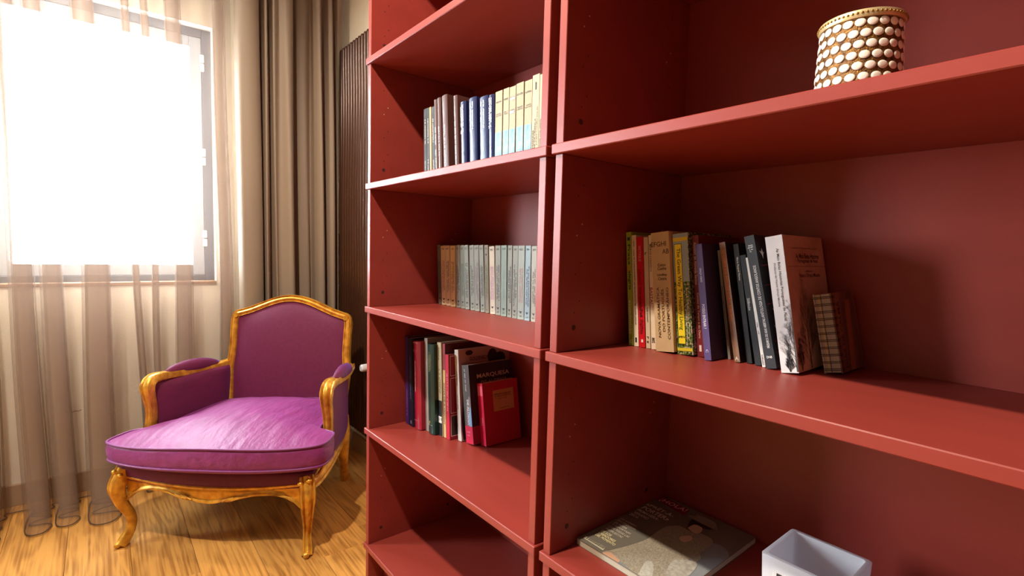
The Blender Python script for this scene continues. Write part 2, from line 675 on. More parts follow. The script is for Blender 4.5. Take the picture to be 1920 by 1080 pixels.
# ------------------------------------------------------------------ books
class Book:
    """spine faces -y; local x thickness, y depth into the shelf, z height"""

    def __init__(s, name, label, x, y, z, t, h, d, lean, spine, cover=None, rough=0.45, round_=0.0, hard=False, group=None, pages=True, mcover=None):
        s.t, s.h, s.d = t, h, d
        s.o = empty(name, (x, y, z + 0.0003))
        s.o.rotation_euler = (0, -math.radians(lean), 0)
        tag(s.o, label, 'book', group)
        s.bulge = round_
        b = MB()
        n = 6 if round_ else 1
        k = 0.0011 if not hard else 0.0022
        k = min(k, t * 0.22)
        outer = [(t, d)]
        arc = []
        for i in range(n + 1):
            u = i / n
            arc.append((t * (1 - u), -round_ * (1 - (2 * u - 1) ** 2)))
        outer = [(t, d)] + arc + [(0, d)]
        inner = [(k, d)] + [(k, k), (t - k, k)] + [(t - k, d)]
        poly = outer + inner
        m = len(poly)
        b.v = [(x_, y_, 0) for x_, y_ in poly] + [(x_, y_, h) for x_, y_ in poly]
        for i in range(m):
            j = (i + 1) % m
            b.f.append((i, i + m, j + m, j))
        no = len(outer)
        # caps, as strips between the outer and the inner line
        for zz, rev in ((0, False), (m, True)):
            f1 = [zz + 0, zz + 1, zz + m - 2, zz + m - 1]
            f2 = [zz + i for i in range(1, no - 1)] + [zz + no + 1, zz + no + 2]
            f3 = [zz + no - 2, zz + no - 1, zz + no, zz + no + 1]
            for f in (f1, f2, f3):
                b.f.append(tuple(f if rev else f[::-1]))
        mc = mcover or mat('cover_%d_%d_%d' % spine, spine, rough, var=0.12, vscale=30)
        b.build('cover', mc, s.o)
        if pages:
            b = MB()
            e = 0.004 if hard else 0.0008
            b.box((k + 0.0001, k + 0.0002, e), (t - k - 0.0001, d - 0.002 - e, h - e))
            b.build('pages', M_PAGES, s.o)
        if cover:
            s.patch('cover_print', cover, 'c', 0.0004, d - 0.0004, 0.0004, h - 0.0004)

    def frame(s, face, lift=0.0004):
        if face == 's':
            return Vector((0, -s.bulge - lift, 0)), Vector((1, 0, 0))
        return Vector((s.t + lift, 0, 0)), Vector((0, 1, 0))

    def patch(s, name, rgb, face, a0, a1, b0, b1, lift=0.0003, m=None):
        o, r = s.frame(face, lift)
        b = MB()
        put_quad(b, o + r * ((a0 + a1) / 2) + Vector((0, 0, (b0 + b1) / 2)), r, (0, 0, 1), a1 - a0, b1 - b0)
        return b.build(name, m or flat(rgb), s.o)

    def text(s, body, rgb, face, a, b, L, H, way='down', lift=0.0006, name='lettering'):
        """a across (fraction of width), b up (fraction of height) of the line's centre; L run, H letter height in metres"""
        o, r = s.frame(face, lift)
        wid = s.t if face == 's' else s.d
        c = o + r * (a * wid) + Vector((0, 0, b * s.h))
        z = Vector((0, 0, 1))
        R, U = {'down': (-z, r), 'up': (z, -r), 'flat': (r, z)}[way]
        q = MB()
        put_text(q, body, c, R, U, L, H)
        return q.build(name, flat(rgb, 0.6), s.o)

    def marks(s, rgb, face, lines, way='down', lift=0.0006, seed=1, name='lettering'):
        o, r = s.frame(face, lift)
        wid = s.t if face == 's' else s.d
        z = Vector((0, 0, 1))
        R, U = {'down': (-z, r), 'up': (z, -r), 'flat': (r, z)}[way]
        q = MB()
        rnd = random.Random(seed)
        for a, b, L, H in lines:
            put_marks(q, o + r * (a * wid) + z * (b * s.h), R, U, L, H, rnd)
        return tag(q.build(name, flat(rgb, 0.6), s.o), kind='stuff')


def crop(x0, y0, k):
    return lambda x, y: (x0 + x / k, y0 + y / k)


def solve_row(rows, z0, xmin, xmax):
    """rows: (f, base-left px, base-right px, top-left px, y) -> (x, y, t, h, lean) with neighbours kept apart"""
    out = []
    for f, bl, br, tl, y0 in rows:
        B, R, T = pl(*f(*bl), 1, y0), pl(*f(*br), 1, y0), pl(*f(*tl), 1, y0)
        d = T - B
        b = B + d * ((z0 - B.z) / d.z)
        d = T - b
        out.append([b.x, y0, R.x - B.x, math.hypot(d.x, d.z), math.atan2(-d.x, d.z)])
    q = out[0]
    q[4] = min(q[4], math.asin((q[0] - xmin - .0006) / q[3]))
    for i in range(1, len(out)):
        p, q = out[i - 1], out[i]
        gap = 0.0012
        edge = p[0] + p[2] / math.cos(p[4]) + gap
        if q[0] < edge:
            nt = max((q[0] - gap - p[0]) * math.cos(p[4]), p[2] * 0.8)
            p[2] = min(p[2], nt)
            edge = p[0] + p[2] / math.cos(p[4]) + gap
            q[0] = max(q[0], edge)
        hh = min(p[3], q[3])
        mx = math.atan(math.tan(p[4]) + (q[0] - edge) / hh)
        q[4] = min(q[4], mx)
    for q in out[-2:]:
        q[4] = max(q[4], 0)
    lim = xmax - .001
    for q in out[:-3:-1]:          # keep the last two clear of the end panel
        q[0] = min(q[0], lim - q[2])
        lim = q[0] - .0008
    return out


GR = 'books on the shelf over the magazine'
A = crop(1150, 420, 3.856)
B_ = crop(1380, 420, 3.6)
R3 = [(A, (113, 875), (150, 878), (70, 65), .196), (A, (152, 885), (185, 887), (122, 85), .196), (A, (187, 895), (238, 897), (160, 98), .196),
      (A, (238, 896), (272, 898), (212, 98), .198), (A, (275, 900), (308, 902), (237, 85), .199), (A, (310, 920), (440, 928), (250, 72), .190),
      (A, (465, 940), (605, 942), (425, 75), .200), (A, (608, 950), (655, 955), (562, 88), .212), (A, (660, 988), (710, 990), (590, 150), .194),
      (A, (830, 975), (848, 980), (752, 192), .240), (A, (875, 1000), (918, 1005), (765, 138), .226), (B_, (75, 945), (110, 948), (-20, 140), .236),
      (B_, (130, 955), (170, 960), (25, 215), .232), (B_, (178, 968), (200, 968), (62, 230), .229), (B_, (205, 975), (275, 980), (40, 92), .222),
      (B_, (305, 990), (425, 998), (195, 92), .214), (B_, (595, 995), (722, 1003), (515, 480), .272)]
XL = (-.8488 + .025, -.0134 - .025)      # clear width inside each case
XR = (.025, 1.225)
S = solve_row(R3, SZ[2], *XR)


def bk(i, name, label, d, spine, group=GR, row=None, z=None, **kw):
    x, y, t, h, le = (row or S)[i]
    return Book(name, label, x, y, SZ[2] if z is None else z, t, h, d, math.degrees(le), spine, group=group, **kw)


def greenery_mat():
    m = bpy.data.materials.new('printed_flower_meadow')
    m.use_nodes = True
    nt = m.node_tree
    N, L = nt.nodes.new, nt.links.new
    b = nt.nodes['Principled BSDF']
    tc = N('ShaderNodeTexCoord')
    v = N('ShaderNodeTexNoise')
    v.inputs['Scale'].default_value = 260
    v.inputs['Detail'].default_value = 3
    L(tc.outputs['Object'], v.inputs['Vector'])
    r = N('ShaderNodeValToRGB')
    e = r.color_ramp.elements
    e[0].position, e[0].color = 0.40, (*s2l((22, 26, 14)), 1)
    e[1].position, e[1].color = 0.50, (*s2l((84, 120, 40)), 1)
    for p, cc in ((0.56, (120, 104, 52)), (0.61, (214, 206, 186)), (0.68, (150, 80, 60))):
        q = e.new(p)
        q.color = (*s2l(cc), 1)
    L(v.outputs[0], r.inputs[0])
    L(r.outputs[0], b.inputs['Base Color'])
    return m


def right_books():
    b = bk(0, 'cookbook', 'lime green slim book leaning on the side panel at the row end', 0.17, (160, 182, 52))
    b.text('Praça', (30, 40, 20), 's', .5, .80, .042, .0075)
    b.text('da', (214, 120, 40), 's', .5, .675, .014, .007)
    b.text('alegria', (40, 50, 20), 's', .5, .575, .040, .0085)
    b.text('económicas', (226, 226, 190), 's', .5, .25, .07, .007)
    b.patch('badge', (40, 60, 90), 's', .003, b.t - .003, b.h * .925, b.h * .955)
    b.text('C', (226, 226, 190), 's', .5, .035, .007, .007, 'flat')
    b = bk(1, 'paperback', 'slim cream paperback between the lime green book and the red book', 0.15, (240, 222, 194))
    b.marks((90, 70, 60), 's', [(.5, .48, .13, .0030), (.5, .86, .04, .0030)], seed=3)
    b.patch('emblem', (20, 16, 16), 's', .003, b.t - .004, .008, .018)
    b = bk(2, 'paperback', 'glossy bright red paperback with a white square at its foot', 0.15, (208, 28, 38), rough=0.3)
    b.text('VICTIGUS', (226, 160, 150), 's', .5, .85, .032, .006)
    b.marks((120, 14, 20), 's', [(.45, .5, .10, .006), (.5, .25, .07, .007)], seed=4)
    b.patch('emblem', (232, 214, 204), 's', b.t * .38, b.t * .70, .010, .016)
    b = bk(3, 'paperback', 'slim beige paperback with small drawings, right of the bright red one', 0.14, (214, 192, 160))
    b.marks((40, 34, 30), 's', [(.5, .08, .012, .006), (.5, .30, .03, .003), (.5, .86, .008, .006)], seed=5)
    b = bk(4, 'paperback', 'slim cream paperback titled BASTA in red on its spine', 0.15, (238, 216, 184))
    b.text('BASTA!', (170, 24, 24), 's', .35, .47, .032, .0065)
    b.text('MARCO CONOSCO', (40, 34, 30), 's', .35, .80, .055, .0045)
    b.marks((40, 34, 30), 's', [(.5, .07, .014, .007)], seed=6)
    b = bk(5, 'grammar_book', 'thick tan grammar book with large brown lettering on its spine', 0.16, (206, 176, 132), rough=0.5)
    br = (92, 66, 36)
    b.text('EFGHI', br, 's', .42, .90, .034, .0095, 'flat')
    b.text('AB', br, 's', .80, .835, .015, .0095, 'flat')
    for w, z, L in (('Celso', .725, .018), ('Cunha', .695, .020), ('Lindley', .64, .022), ('Cintra', .61, .019)):
        b.text(w, (70, 50, 30), 's', .55, z, L, .006, 'flat')
    b.text('NOVA GRAMÁTICA', br, 's', .25, .33, .098, .0072, 'up')
    b.text('DO PORTUGUÊS', br, 's', .50, .345, .082, .0072, 'up')
    b.text('CONTEMPORÂNEO', br, 's', .77, .32, .100, .0072, 'up')
    b = bk(6, 'health_book', 'thick book with a yellow title strip over a printed flower meadow', 0.17, (150, 160, 150), mcover=greenery_mat())
    b.patch('sky_print', (150, 166, 172), 's', .0006, b.t - .0006, b.h * .60, b.h - .0006)
    b.patch('yellow_band', (214, 190, 40), 's', .0006, b.t - .0006, b.h * .935, b.h * .965, .0005)
    b.patch('yellow_band', (214, 190, 40), 's', .0006, b.t - .0006, b.h * .030, b.h * .055, .0005)
    b.patch('strip_border', (50, 60, 30), 's', b.t * .10, b.t * .58, b.h * .085, b.h * .915, .0005)
    b.patch('title_strip', (238, 214, 38), 's', b.t * .13, b.t * .55, b.h * .09, b.h * .91, .0007)
    b.text('The Green Way To Healthy Living', (50, 60, 20), 's', .34, .54, .155, .0105, 'down', .0009)
    b.marks((60, 66, 20), 's', [(.34, .145, .014, .004), (.26, .145, .014, .004), (.42, .145, .014, .004)], 'flat', .0009, seed=8)
    b.marks((236, 230, 214), 's', [(.78, .42, .06, .002), (.86, .30, .07, .002), (.70, .25, .06, .002)], 'down', .0008, seed=9, name='blossom_print')
    b = bk(7, 'hardback', 'slim dark red hardback with pale spine title behind the purple book', 0.155, (120, 34, 38), hard=True)
    b.text('António de Almeida Santos', (214, 170, 150), 's', .4, .77, .080, .0055)
    b.text('Contos do Tempo e do Ouro', (220, 180, 160), 's', .5, .34, .085, .0055)
    b.patch('emblem', (226, 206, 196), 's', b.t * .35, b.t * .7, .010, .022)
    b = bk(8, 'paperback', 'purple paperback with white spine letters and a dark purple cover', 0.145, (84, 62, 114), cover=(58, 42, 70), rough=.6)
    b.text('GRAÇA VIANO', (214, 206, 224), 's', .5, .73, .026, .0045)
    b.text('POSSO ENTRAR ?', (226, 220, 232), 's', .5, .375, .044, .0055)
    b.text('c', (180, 170, 200), 's', .5, .08, .006, .005)
    q = MB()
    o, r = b.frame('c', .0008)
    for a0, a1, b0, b1 in ((.25, .253, .18, .82), (.25, .8, .177, .18), (.25, .8, .82, .823)):
        put_quad(q, o + r * ((a0 + a1) / 2 * b.d) + Vector((0, 0, (b0 + b1) / 2 * b.h)), r, (0, 0, 1), (a1 - a0) * b.d + .0003, (b1 - b0) * b.h + .0003)
    q.build('cover_rule', flat((96, 84, 110)), b.o)
    b = bk(9, 'booklet', 'very thin pale booklet between the purple book and the brown one', 0.12, (150, 140, 130))
    b.marks((40, 36, 36), 's', [(.5, .42, .10, .0022)], seed=12)
    b = bk(10, 'paperback', 'brown paperback with an orange spine title and dark cover', 0.14, (140, 104, 80), cover=(40, 32, 32))
    b.text('O LIVRO DE MESTRE JOÃO RIBEIRO', (226, 130, 60), 's', .5, .635, .128, .0062)
    b.text('A', (214, 200, 190), 's', .5, .03, .007, .0065, 'flat')
    b = bk(11, 'paperback', 'black paperback, tall and plain, right of the brown one', 0.13, (22, 22, 25), rough=.65)
    b.text('Maria Raquel Nunes', (214, 210, 200), 's', .5, .79, .042, .0045)
    b = bk(12, 'paperback', 'black slim paperback, shortest of the dark ones, with a tiny script title', 0.13, (26, 27, 30), rough=.65)
    b.text('Silêncio', (200, 196, 190), 's', .45, .55, .022, .005)
    b = bk(13, 'booklet', 'white thin booklet against the dark grey bird book', 0.12, (226, 222, 214))
    b.marks((90, 40, 50), 's', [(.5, .06, .02, .003), (.5, .35, .02, .0025)], seed=14)
    b = bk(14, 'anthology', 'dark grey anthology with white spine title and white birds on black cover', 0.15, (44, 42, 46), cover=(24, 17, 18), rough=.65)
    b.text('ANTOLOGIA DE CONTOS ANGOLANOS', (214, 210, 206), 's', .55, .575, .090, .0052, 'up')
    b.text('PÁSSAROS DE ASAS ABERTAS /', (236, 234, 230), 's', .55, .265, .052, .0056, 'up')
    b.text('DNB', (230, 230, 226), 's', .5, .085, .009, .004, 'flat')
    b.marks((226, 224, 220), 's', [(.5, .925, .010, .0024), (.5, .91, .010, .0024), (.52, .893, .006, .0022), (.52, .88, .006, .0022)], 'flat', seed=15)
    q = MB()
    o, r = b.frame('c', .0009)
    for ya, zb, k in ((.018, .86, 1), (.030, .42, 1), (.022, .30, .6)):
        c = o + r * ya + Vector((0, 0, zb * b.h))
        sh = [(-.009, .004), (-.002, .002), (.001, .009), (.003, .001), (.009, .003), (.003, -.003), (.001, -.010), (-.002, -.003)]
        q = MB()
        q.add([c + r * (a * k) + Vector((0, 0, e * k)) for a, e in sh], [tuple(range(8))])
        q.build('bird_print', flat((226, 208, 190)), b.o)
    q = MB()
    for zb in (.77, .62, .48, .20, .12):
        c = o + r * .03 + Vector((0, 0, zb * b.h)) - Vector((.0003, 0, 0))
        put_quad(q, c, r + Vector((0, 0, .08)), (0, 0, 1), .045, .0016)
    tag(q.build('red_wire_print', flat((126, 24, 40)), b.o), kind='stuff')

    # white story book with a bare winter tree printed on spine and cover
    b = bk(15, 'story_book', 'white thick story book with a bare winter tree printed on its cover', 0.165, (220, 214, 212))
    b.patch('cover_print', (196, 160, 138), 'c', .0004, b.d - .0004, .0004, b.h - .0004, .0003,
            mat('printed_dusk', (228, 198, 176), 0.5, var=0.3, vscale=14, rgb2=(184, 146, 122)))
    b.text('As Mais Belas Histórias Portuguesas de Natal', (60, 54, 56), 's', .62, .64, .120, .0052)
    b.text('Prefácio de Vasco Graça Moura', (110, 100, 100), 's', .36, .64, .072, .0038)
    for w, z, L, H in (('As Mais Belas Histórias', .845, .098, .0085), ('Portuguesas de Natal', .805, .085, .0085), ('Vasco Graça Moura', .695, .088, .0085), ('prefácio de', .728, .03, .004)):
        b.text(w, (70, 40, 34), 'c', .55, z, L, H, 'flat')
    b.marks((150, 104, 92), 'c', [(.5, .905, .11, .0025)], 'flat', seed=16)
    b.patch('cover_rule', (130, 92, 80), 'c', .004, b.d - .004, b.h * .765, b.h * .768, .0006)
    rnd = random.Random(5)

    def tree(face, base, height, mb, cut):
        o, r = b.frame(face, .0008)

        def br(p, ang, ln, wd, depth):
            e = (p[0] + ln * math.sin(ang), p[1] + ln * math.cos(ang))
            if not cut(e):
                return
            nx, ny = math.cos(ang), -math.sin(ang)
            qs = [(p[0] - nx * wd, p[1] - ny * wd), (p[0] + nx * wd, p[1] + ny * wd), (e[0] + nx * wd * .7, e[1] + ny * wd * .7), (e[0] - nx * wd * .7, e[1] - ny * wd * .7)]
            mb.add([o + r * q[0] + Vector((0, 0, q[1])) for q in qs], [(0, 1, 2, 3)])
            if depth == 0:
                return
            for k in range(3 if depth > 2 else 2):
                br(e, ang * .8 + rnd.uniform(-.55, .55), ln * rnd.uniform(.62, .86), wd * .68, depth - 1)
        x, z = base, 0.002
        n = 9
        for i in range(n):
            w = .0011 * (1 - i / n) + .0002
            qs = [(x - w, z), (x + w, z), (x + w * .9, z + height / n), (x - w * .9, z + height / n)]
            mb.add([o + r * q[0] + Vector((0, 0, q[1])) for q in qs], [(0, 1, 2, 3)])
            for s in (-1, 1):
                for _ in range(2):
                    br((x, z + rnd.uniform(0, height / n)), s * rnd.uniform(.35, .8), height * .10 * (1.15 - i / n), w * .32, 4)
            z += height / n
    q = MB()
    tree('c', .052, .155, q, lambda e: .002 < e[0] < b.d - .03 and e[1] < b.h * .78)
    tree('c', .115, .11, q, lambda e: .002 < e[0] < b.d - .004 and e[1] < b.h * .6)
    tree('c', .015, .06, q, lambda e: .002 < e[0] < b.d - .03 and e[1] < b.h * .5)
    q.build('tree_print', flat((44, 30, 28)), b.o)
    q = MB()
    tree('s', b.t * .95, .11, q, lambda e: .001 < e[0] < b.t - .0006 and 0 < e[1] < b.h * .55)
    tree('s', b.t * .55, .035, q, lambda e: .001 < e[0] < b.t - .0006 and 0 < e[1] < b.h * .3)
    q.build('tree_print', flat((70, 64, 66)), b.o)

    # small ring-bound block book
    x, y, t, h, le = S[16]
    d = 0.105
    e = empty('ring_bound_book', (x, y, SZ[2] + .0003))
    e.rotation_euler = (0, -le, 0)
    tag(e, 'small wire-bound block book with a brown cover leaning on the white story book', 'book', GR)
    q = MB()
    q.box((.0025, .002, .001), (t - .0025, d - .002, h - .001))
    q.build('pages', mat('page_block', (196, 186, 166), 0.8, var=0.35, vscale=500, stretch=(6, .2, .2)), e)
    q = MB()
    q.box((0, 0, 0), (.0022, d, h), .0004)
    q.build('back_board', mat('pale_board', (196, 184, 160), .6), e)
    q = MB()
    q.box((t - .0022, 0, 0), (t, d, h), .0004)
    cv = q.build('front_board', mat('printed_sunset', (146, 104, 76), .45, var=.6, vscale=16, rgb2=(66, 38, 28), stretch=(1, 3, .3)), e)
    q = MB()
    put_text(q, 'DIAS DE CALMA', (t + .0004, d * .22, h * .47), (0, 0, 1), (0, -1, 0), h * .84, .0115)
    q.build('lettering', flat((66, 26, 24)), e)
    q = MB()
    put_quad(q, (t + .0003, d * .56, h * .45), (0, 1, 0), (0, .15, 1), .022, h * .9)
    q.build('light_streak_print', flat((150, 96, 54)), e)
    for k in range(11):
        q = MB()
        z = h * (.05 + .9 * k / 10)
        for dz in (-.0012, .0012):
            q.tube(crom([(.001, .012, z + dz), (-.0015, .003, z + dz), (.004, -.0022, z + dz), (t / 2, -.003, z + dz), (t - .004, -.0022, z + dz), (t + .0012, .003, z + dz), (t + .0008, .012, z + dz)], 2), .0005, 4)
        q.build('binding_wire', mat('black_wire', (26, 24, 24), .4, .4), e)
    q = MB()
    put_quad(q, (t * .30, .0014, h / 2), (1, 0, 0), (0, 0, 1), t * .08, h * .98)
    q.build('divider_print', flat((214, 182, 120)), e)
    q = MB()
    put_quad(q, (t * .42, .0014, h / 2), (1, 0, 0), (0, 0, 1), t * .035, h * .98)
    q.build('divider_line', flat((40, 34, 30)), e)


right_books()

# ---- set of pocket paperbacks, middle shelf of the other case
D_ = crop(800, 440, 6.0)
P3 = [(118, 118, 135, 170, 778), (158, 128, 172, 222, 788), (210, 128, 225, 270, 798), (266, 128, 272, 322, 804), (318, 122, 335, 385, 820), (374, 122, 388, 430, 830), (418, 122, 435, 480, 838), (480, 122, 495, 545, 850), (532, 122, 545, 595, 858), (588, 122, 610, 655, 868), (648, 120, 660, 700, 880), (703, 135, 715, 770, 893), (774, 125, 775, 830, 908), (838, 122, 835, 895, 915), (915, 122, 905, 952, 928), (972, 125, 960, 1015, 942), (1032, 125, 1020, 1090, 955), (1115, 125, 1098, 1155, 965), (1183, 130, 1172, 1228, 978)]
PS = solve_row([(D_, (e, by), (g, by), (a, ty), .246) for a, ty, e, g, by in P3], SZ[2], *XL)
ORD = ['first', 'second', 'third', 'fourth', 'fifth', 'sixth', 'seventh', 'eighth', 'ninth', 'tenth', 'eleventh', 'twelfth', 'thirteenth', 'fourteenth', 'fifteenth', 'sixteenth', 'seventeenth', 'eighteenth', 'nineteenth']


def pocket_set():
    g = 'matching pocket paperbacks in one row'
    grey = (158, 160, 146)
    spec = {0: ((122, 118, 104), (60, 50, 44), 'dull brownish grey'), 1: ((238, 218, 178), (190, 60, 40), 'cream'), 2: ((236, 216, 178), (40, 34, 30), 'cream'), 3: ((236, 212, 156), (60, 60, 20), 'warm cream'),
            8: (grey, (120, 70, 110), 'grey'), 10: ((146, 138, 118), (110, 110, 50), 'brownish grey'), 11: ((226, 214, 188), (190, 90, 170), 'off-white'), 13: ((150, 170, 156), (120, 150, 130), 'pale green'),
            17: ((160, 184, 190), (30, 40, 60), 'pale blue'), 16: ((168, 176, 164), (190, 120, 110), 'pale grey'), 18: ((182, 178, 160), (120, 80, 70), 'pale grey'), 5: ((150, 156, 140), (60, 110, 90), 'grey'), 12: (grey, (90, 50, 60), 'grey-green')}
    inks = {1: 'red', 2: 'black', 3: 'olive black', 8: 'purple', 11: 'pink', 13: 'faint green', 17: 'dark blue', 16: 'faint red', 5: 'green', 10: 'olive', 12: 'dark red'}
    for i, (x, y, t, h, le) in enumerate(PS):
        sp, ink, word = spec.get(i, ((156, 160, 146), (40, 40, 38), 'grey-green'))
        lab = '%s pocket paperback, %s spine lettering, %s from the radiator end' % (word, inks.get(i, 'dark'), ORD[i])
        b = Book('pocket_paperback', lab, x, y, SZ[2], t, h, 0.115, math.degrees(le), sp, rough=.5, group=g)
        b.marks((70, 66, 60), 's', [(.5, .955, t * .6, .0040), (.5, .94, t * .5, .0025)], 'flat', seed=i)
        if i in (1, 2, 3):
            b.text('O CASO DO', ink, 's', .35, .33, .040, .0055, 'up')
            b.marks(ink, 's', [(.35, .60, .060, .0055), (.68, .50, .10, .0055)], 'up', seed=40 + i)
        elif i == 13:
            b.marks(ink, 's', [(.5, .45, .09, .004)], 'up', seed=40 + i)
        else:
            rn = random.Random(i)
            b.marks(ink, 's', [(.36, .46, rn.uniform(.08, .12), .0052), (.70, .46, rn.uniform(.07, .12), .0052)], 'up', seed=40 + i)
        # bat-like emblem and volume number at the foot
        q = MB()
        o, r = b.frame('s', .0006)
        c = o + r * (t / 2) + Vector((0, 0, h * (.10 if i != 10 else .86)))
        k = t * .32
        sh = [(-k, .003), (-k * .3, .0012), (0, .003), (k * .3, .0012), (k, .003), (k * .4, -.0012), (0, -.0045), (-k * .4, -.0012)]
        q.add([c + r * a + Vector((0, 0, e)) for a, e in sh], [tuple(range(8))])
        q.build('emblem', flat((40, 38, 36)), b.o)
        b.marks((90, 86, 80), 's', [(.5, .045, t * .45, .0045)], 'flat', seed=70 + i)


pocket_set()

# ---- large mixed books, lower shelf
E_ = crop(740, 610, 4.5)
P4 = [(65, 90, 95, 120, 835, .13), (102, 105, 125, 160, 850, .13), (128, 125, 172, 245, 870, .136), (215, 100, 255, 280, 880, .15), (238, 150, 290, 355, 895, .15), (315, 135, 360, 400, 910, .162), (360, 150, 415, 440, 940, .166), (398, 240, 438, 465, 960, .166), (460, 205, 535, 565, 965, .188), (555, 335, 605, 680, 990, .196), (690, 490, 730, 775, 1010, .222)]
S4 = solve_row([(E_, (e, by), (g, by), (a, ty), y) for a, ty, e, g, by, y in P4], SZ[1], *XL)


def lower_books():
    g = 'mixed large books on the lower shelf'

    def k(i, name, label, d, spine, **kw):
        return bk(i, name, label, d, spine, group=g, row=S4, z=SZ[1], **kw)
    b = k(0, 'hardback', 'violet tall slim book leaning on the side panel', .21, (66, 34, 110))
    b.marks((170, 110, 190), 's', [(.5, .25, .09, .006)], 'up', seed=1)
    b = k(1, 'hardback', 'dark navy tall book between the violet and the ribbed red ones', .21, (24, 30, 58))
    b.marks((120, 150, 190), 's', [(.5, .55, .14, .004)], 'up', seed=2)
    b.text('O', (190, 200, 220), 's', .5, .045, .008, .010, 'flat')
    b = k(2, 'hardback', 'crimson hardback with rounded spine and white spine title', .21, (150, 18, 44), rough=.3, round_=.006, hard=True)
    b.text('SÓ ADULTERAS PORTUGUESAS', (226, 190, 190), 's', .45, .60, .10, .0065)
    b.marks((220, 180, 170), 's', [(.45, .90, .022, .002), (.45, .885, .022, .002), (.45, .10, .022, .002), (.5, .985, .03, .004)], 'flat', seed=3)
    b = k(3, 'booklet', 'thin grey booklet between the crimson and the dark green hardbacks', .20, (150, 140, 134))
    b = k(4, 'hardback', 'dark green hardback with gold lettering on its rounded spine', .21, (22, 56, 48), rough=.3, round_=.005, hard=True)
    b.text('Le Centenaire de Paris', (190, 180, 120), 's', .45, .80, .062, .006)
    b.text('Collection', (170, 160, 110), 's', .68, .80, .05, .004)
    b.marks((190, 170, 90), 's', [(.5, .13, .014, .012)], 'flat', seed=5)
    b.marks((190, 190, 180), 's', [(.5, .10, .022, .003)], 'flat', seed=6)
    b = k(5, 'paperback', 'cream paperback with black lower spine and a white library sticker', .20, (196, 184, 150))
    b.patch('black_band', (22, 22, 24), 's', .0004, b.t - .0004, .0006, b.h * .38)
    b.text('ÁFRICA', (90, 84, 60), 's', .4, .88, .042, .009)
    b.marks((110, 100, 70), 's', [(.5, .58, .08, .009)], seed=7)
    b.patch('library_sticker', (226, 224, 220), 's', b.t * .10, b.t * .9, b.h * .14, b.h * .21, .0006)
    b.marks((40, 40, 40), 's', [(.5, .18, b.t * .6, .008)], 'flat', .0008, seed=8)
    b = k(6, 'paperback', 'rose paperback with cream lower spine and a maroon cover', .20, (150, 62, 74), cover=(92, 24, 34))
    b.patch('cream_band', (206, 176, 122), 's', .0004, b.t - .0004, .0006, b.h * .72)
    b.text('SONA DE A VIGONY', (60, 40, 24), 's', .5, .36, .13, .0085)
    b.text('Os Contos', (150, 70, 80), 'c', .5, .93, .06, .010, 'flat')
    b = k(7, 'paperback', 'slim pink-red paperback with framed panels on its red cover', .19, (200, 40, 66), cover=(140, 20, 36))
    b.marks((240, 180, 190), 's', [(.5, .55, .12, .0050)], seed=10)
    q = MB()
    o, r = b.frame('c', .0008)
    for z0, z1 in ((.04, .28), (.31, .72), (.75, .98)):
        for a0, a1, c0, c1 in ((.03, .5, z0, z0), (.03, .5, z1, z1), (.03, .03, z0, z1), (.5, .5, z0, z1)):
            put_quad(q, o + r * ((a0 + a1) / 2 * b.d) + Vector((0, 0, (c0 + c1) / 2 * b.h)), r, (0, 0, 1), (a1 - a0) * b.d + .0016, (c1 - c0) * b.h + .0016)
    q.build('cover_rule', flat((222, 200, 190)), b.o)
    b.patch('cover_picture', (52, 36, 32), 'c', b.d * .04, b.d * .49, b.h * .05, b.h * .27, .0007)
    b = k(8, 'paperback', 'white-spined paperback with a pale pink cover and dark figure', .20, (214, 208, 204), cover=(176, 144, 140))
    b.marks((50, 44, 44), 's', [(.4, .68, .045, .0050), (.4, .42, .045, .0045)], seed=11)
    b.text('GOLDENROOM', (60, 24, 22), 'c', .42, .885, .085, .012, 'flat')
    b.marks((120, 90, 84), 'c', [(.5, .75, .12, .004)], 'flat', seed=12)
    q = MB()
    o, r = b.frame('c', .0008)
    for cy, cz, ry, rz in ((.130, .88, .020, .026), (.160, .85, .022, .022), (.040, .955, .014, .008)):
        c = o + r * cy + Vector((0, 0, cz * b.h))
        q.add([c + r * (ry * math.cos(j * math.pi / 6)) + Vector((0, 0, rz * math.sin(j * math.pi / 6))) for j in range(12)], [tuple(range(12))])
    tag(q.build('figure_print', flat((44, 26, 26)), b.o), kind='stuff')
    q = MB()
    c = o + r * .03 + Vector((0, 0, .14 * b.h))
    q.add([c + r * (a * .03) + Vector((0, 0, e * .12)) for a, e in ((-.8, -.3), (.9, -.3), (.6, 0), (.9, .3), (.2, 1.1), (-.2, 1.6), (-.5, 1.2), (-.9, .2))], [tuple(range(8))])
    q.build('foliage_print', flat((54, 40, 40)), b.o)
    b = k(9, 'novel', 'thick grey novel with a dark cover lettered MARQUESA', .165, (84, 84, 86), cover=(30, 22, 24))
    b.patch('pink_band', (206, 22, 70), 's', .0004, b.t - .0004, .0006, b.h * .225)
    b.patch('pink_band', (150, 14, 44), 'c', .0004, b.d - .0004, .0006, b.h * .225, .0006)
    b.text('DE ALORNA', (226, 230, 232), 's', .60, .40, .075, .010, 'down')
    b.marks((200, 204, 206), 's', [(.45, .80, .07, .0060)], seed=13)
    b.marks((240, 150, 180), 's', [(.5, .15, .020, .006), (.5, .11, .018, .005)], 'flat', .0008, seed=14)
    b.text('MARQUESA', (196, 176, 160), 'c', .55, .84, .125, .015, 'flat')
    b.text('DE ALORNA', (176, 156, 142), 'c', .56, .755, .10, .012, 'flat')
    q = MB()
    o, r = b.frame('s', .0005)
    c = o + r * (b.t * .62) + Vector((0, 0, .42 * b.h))
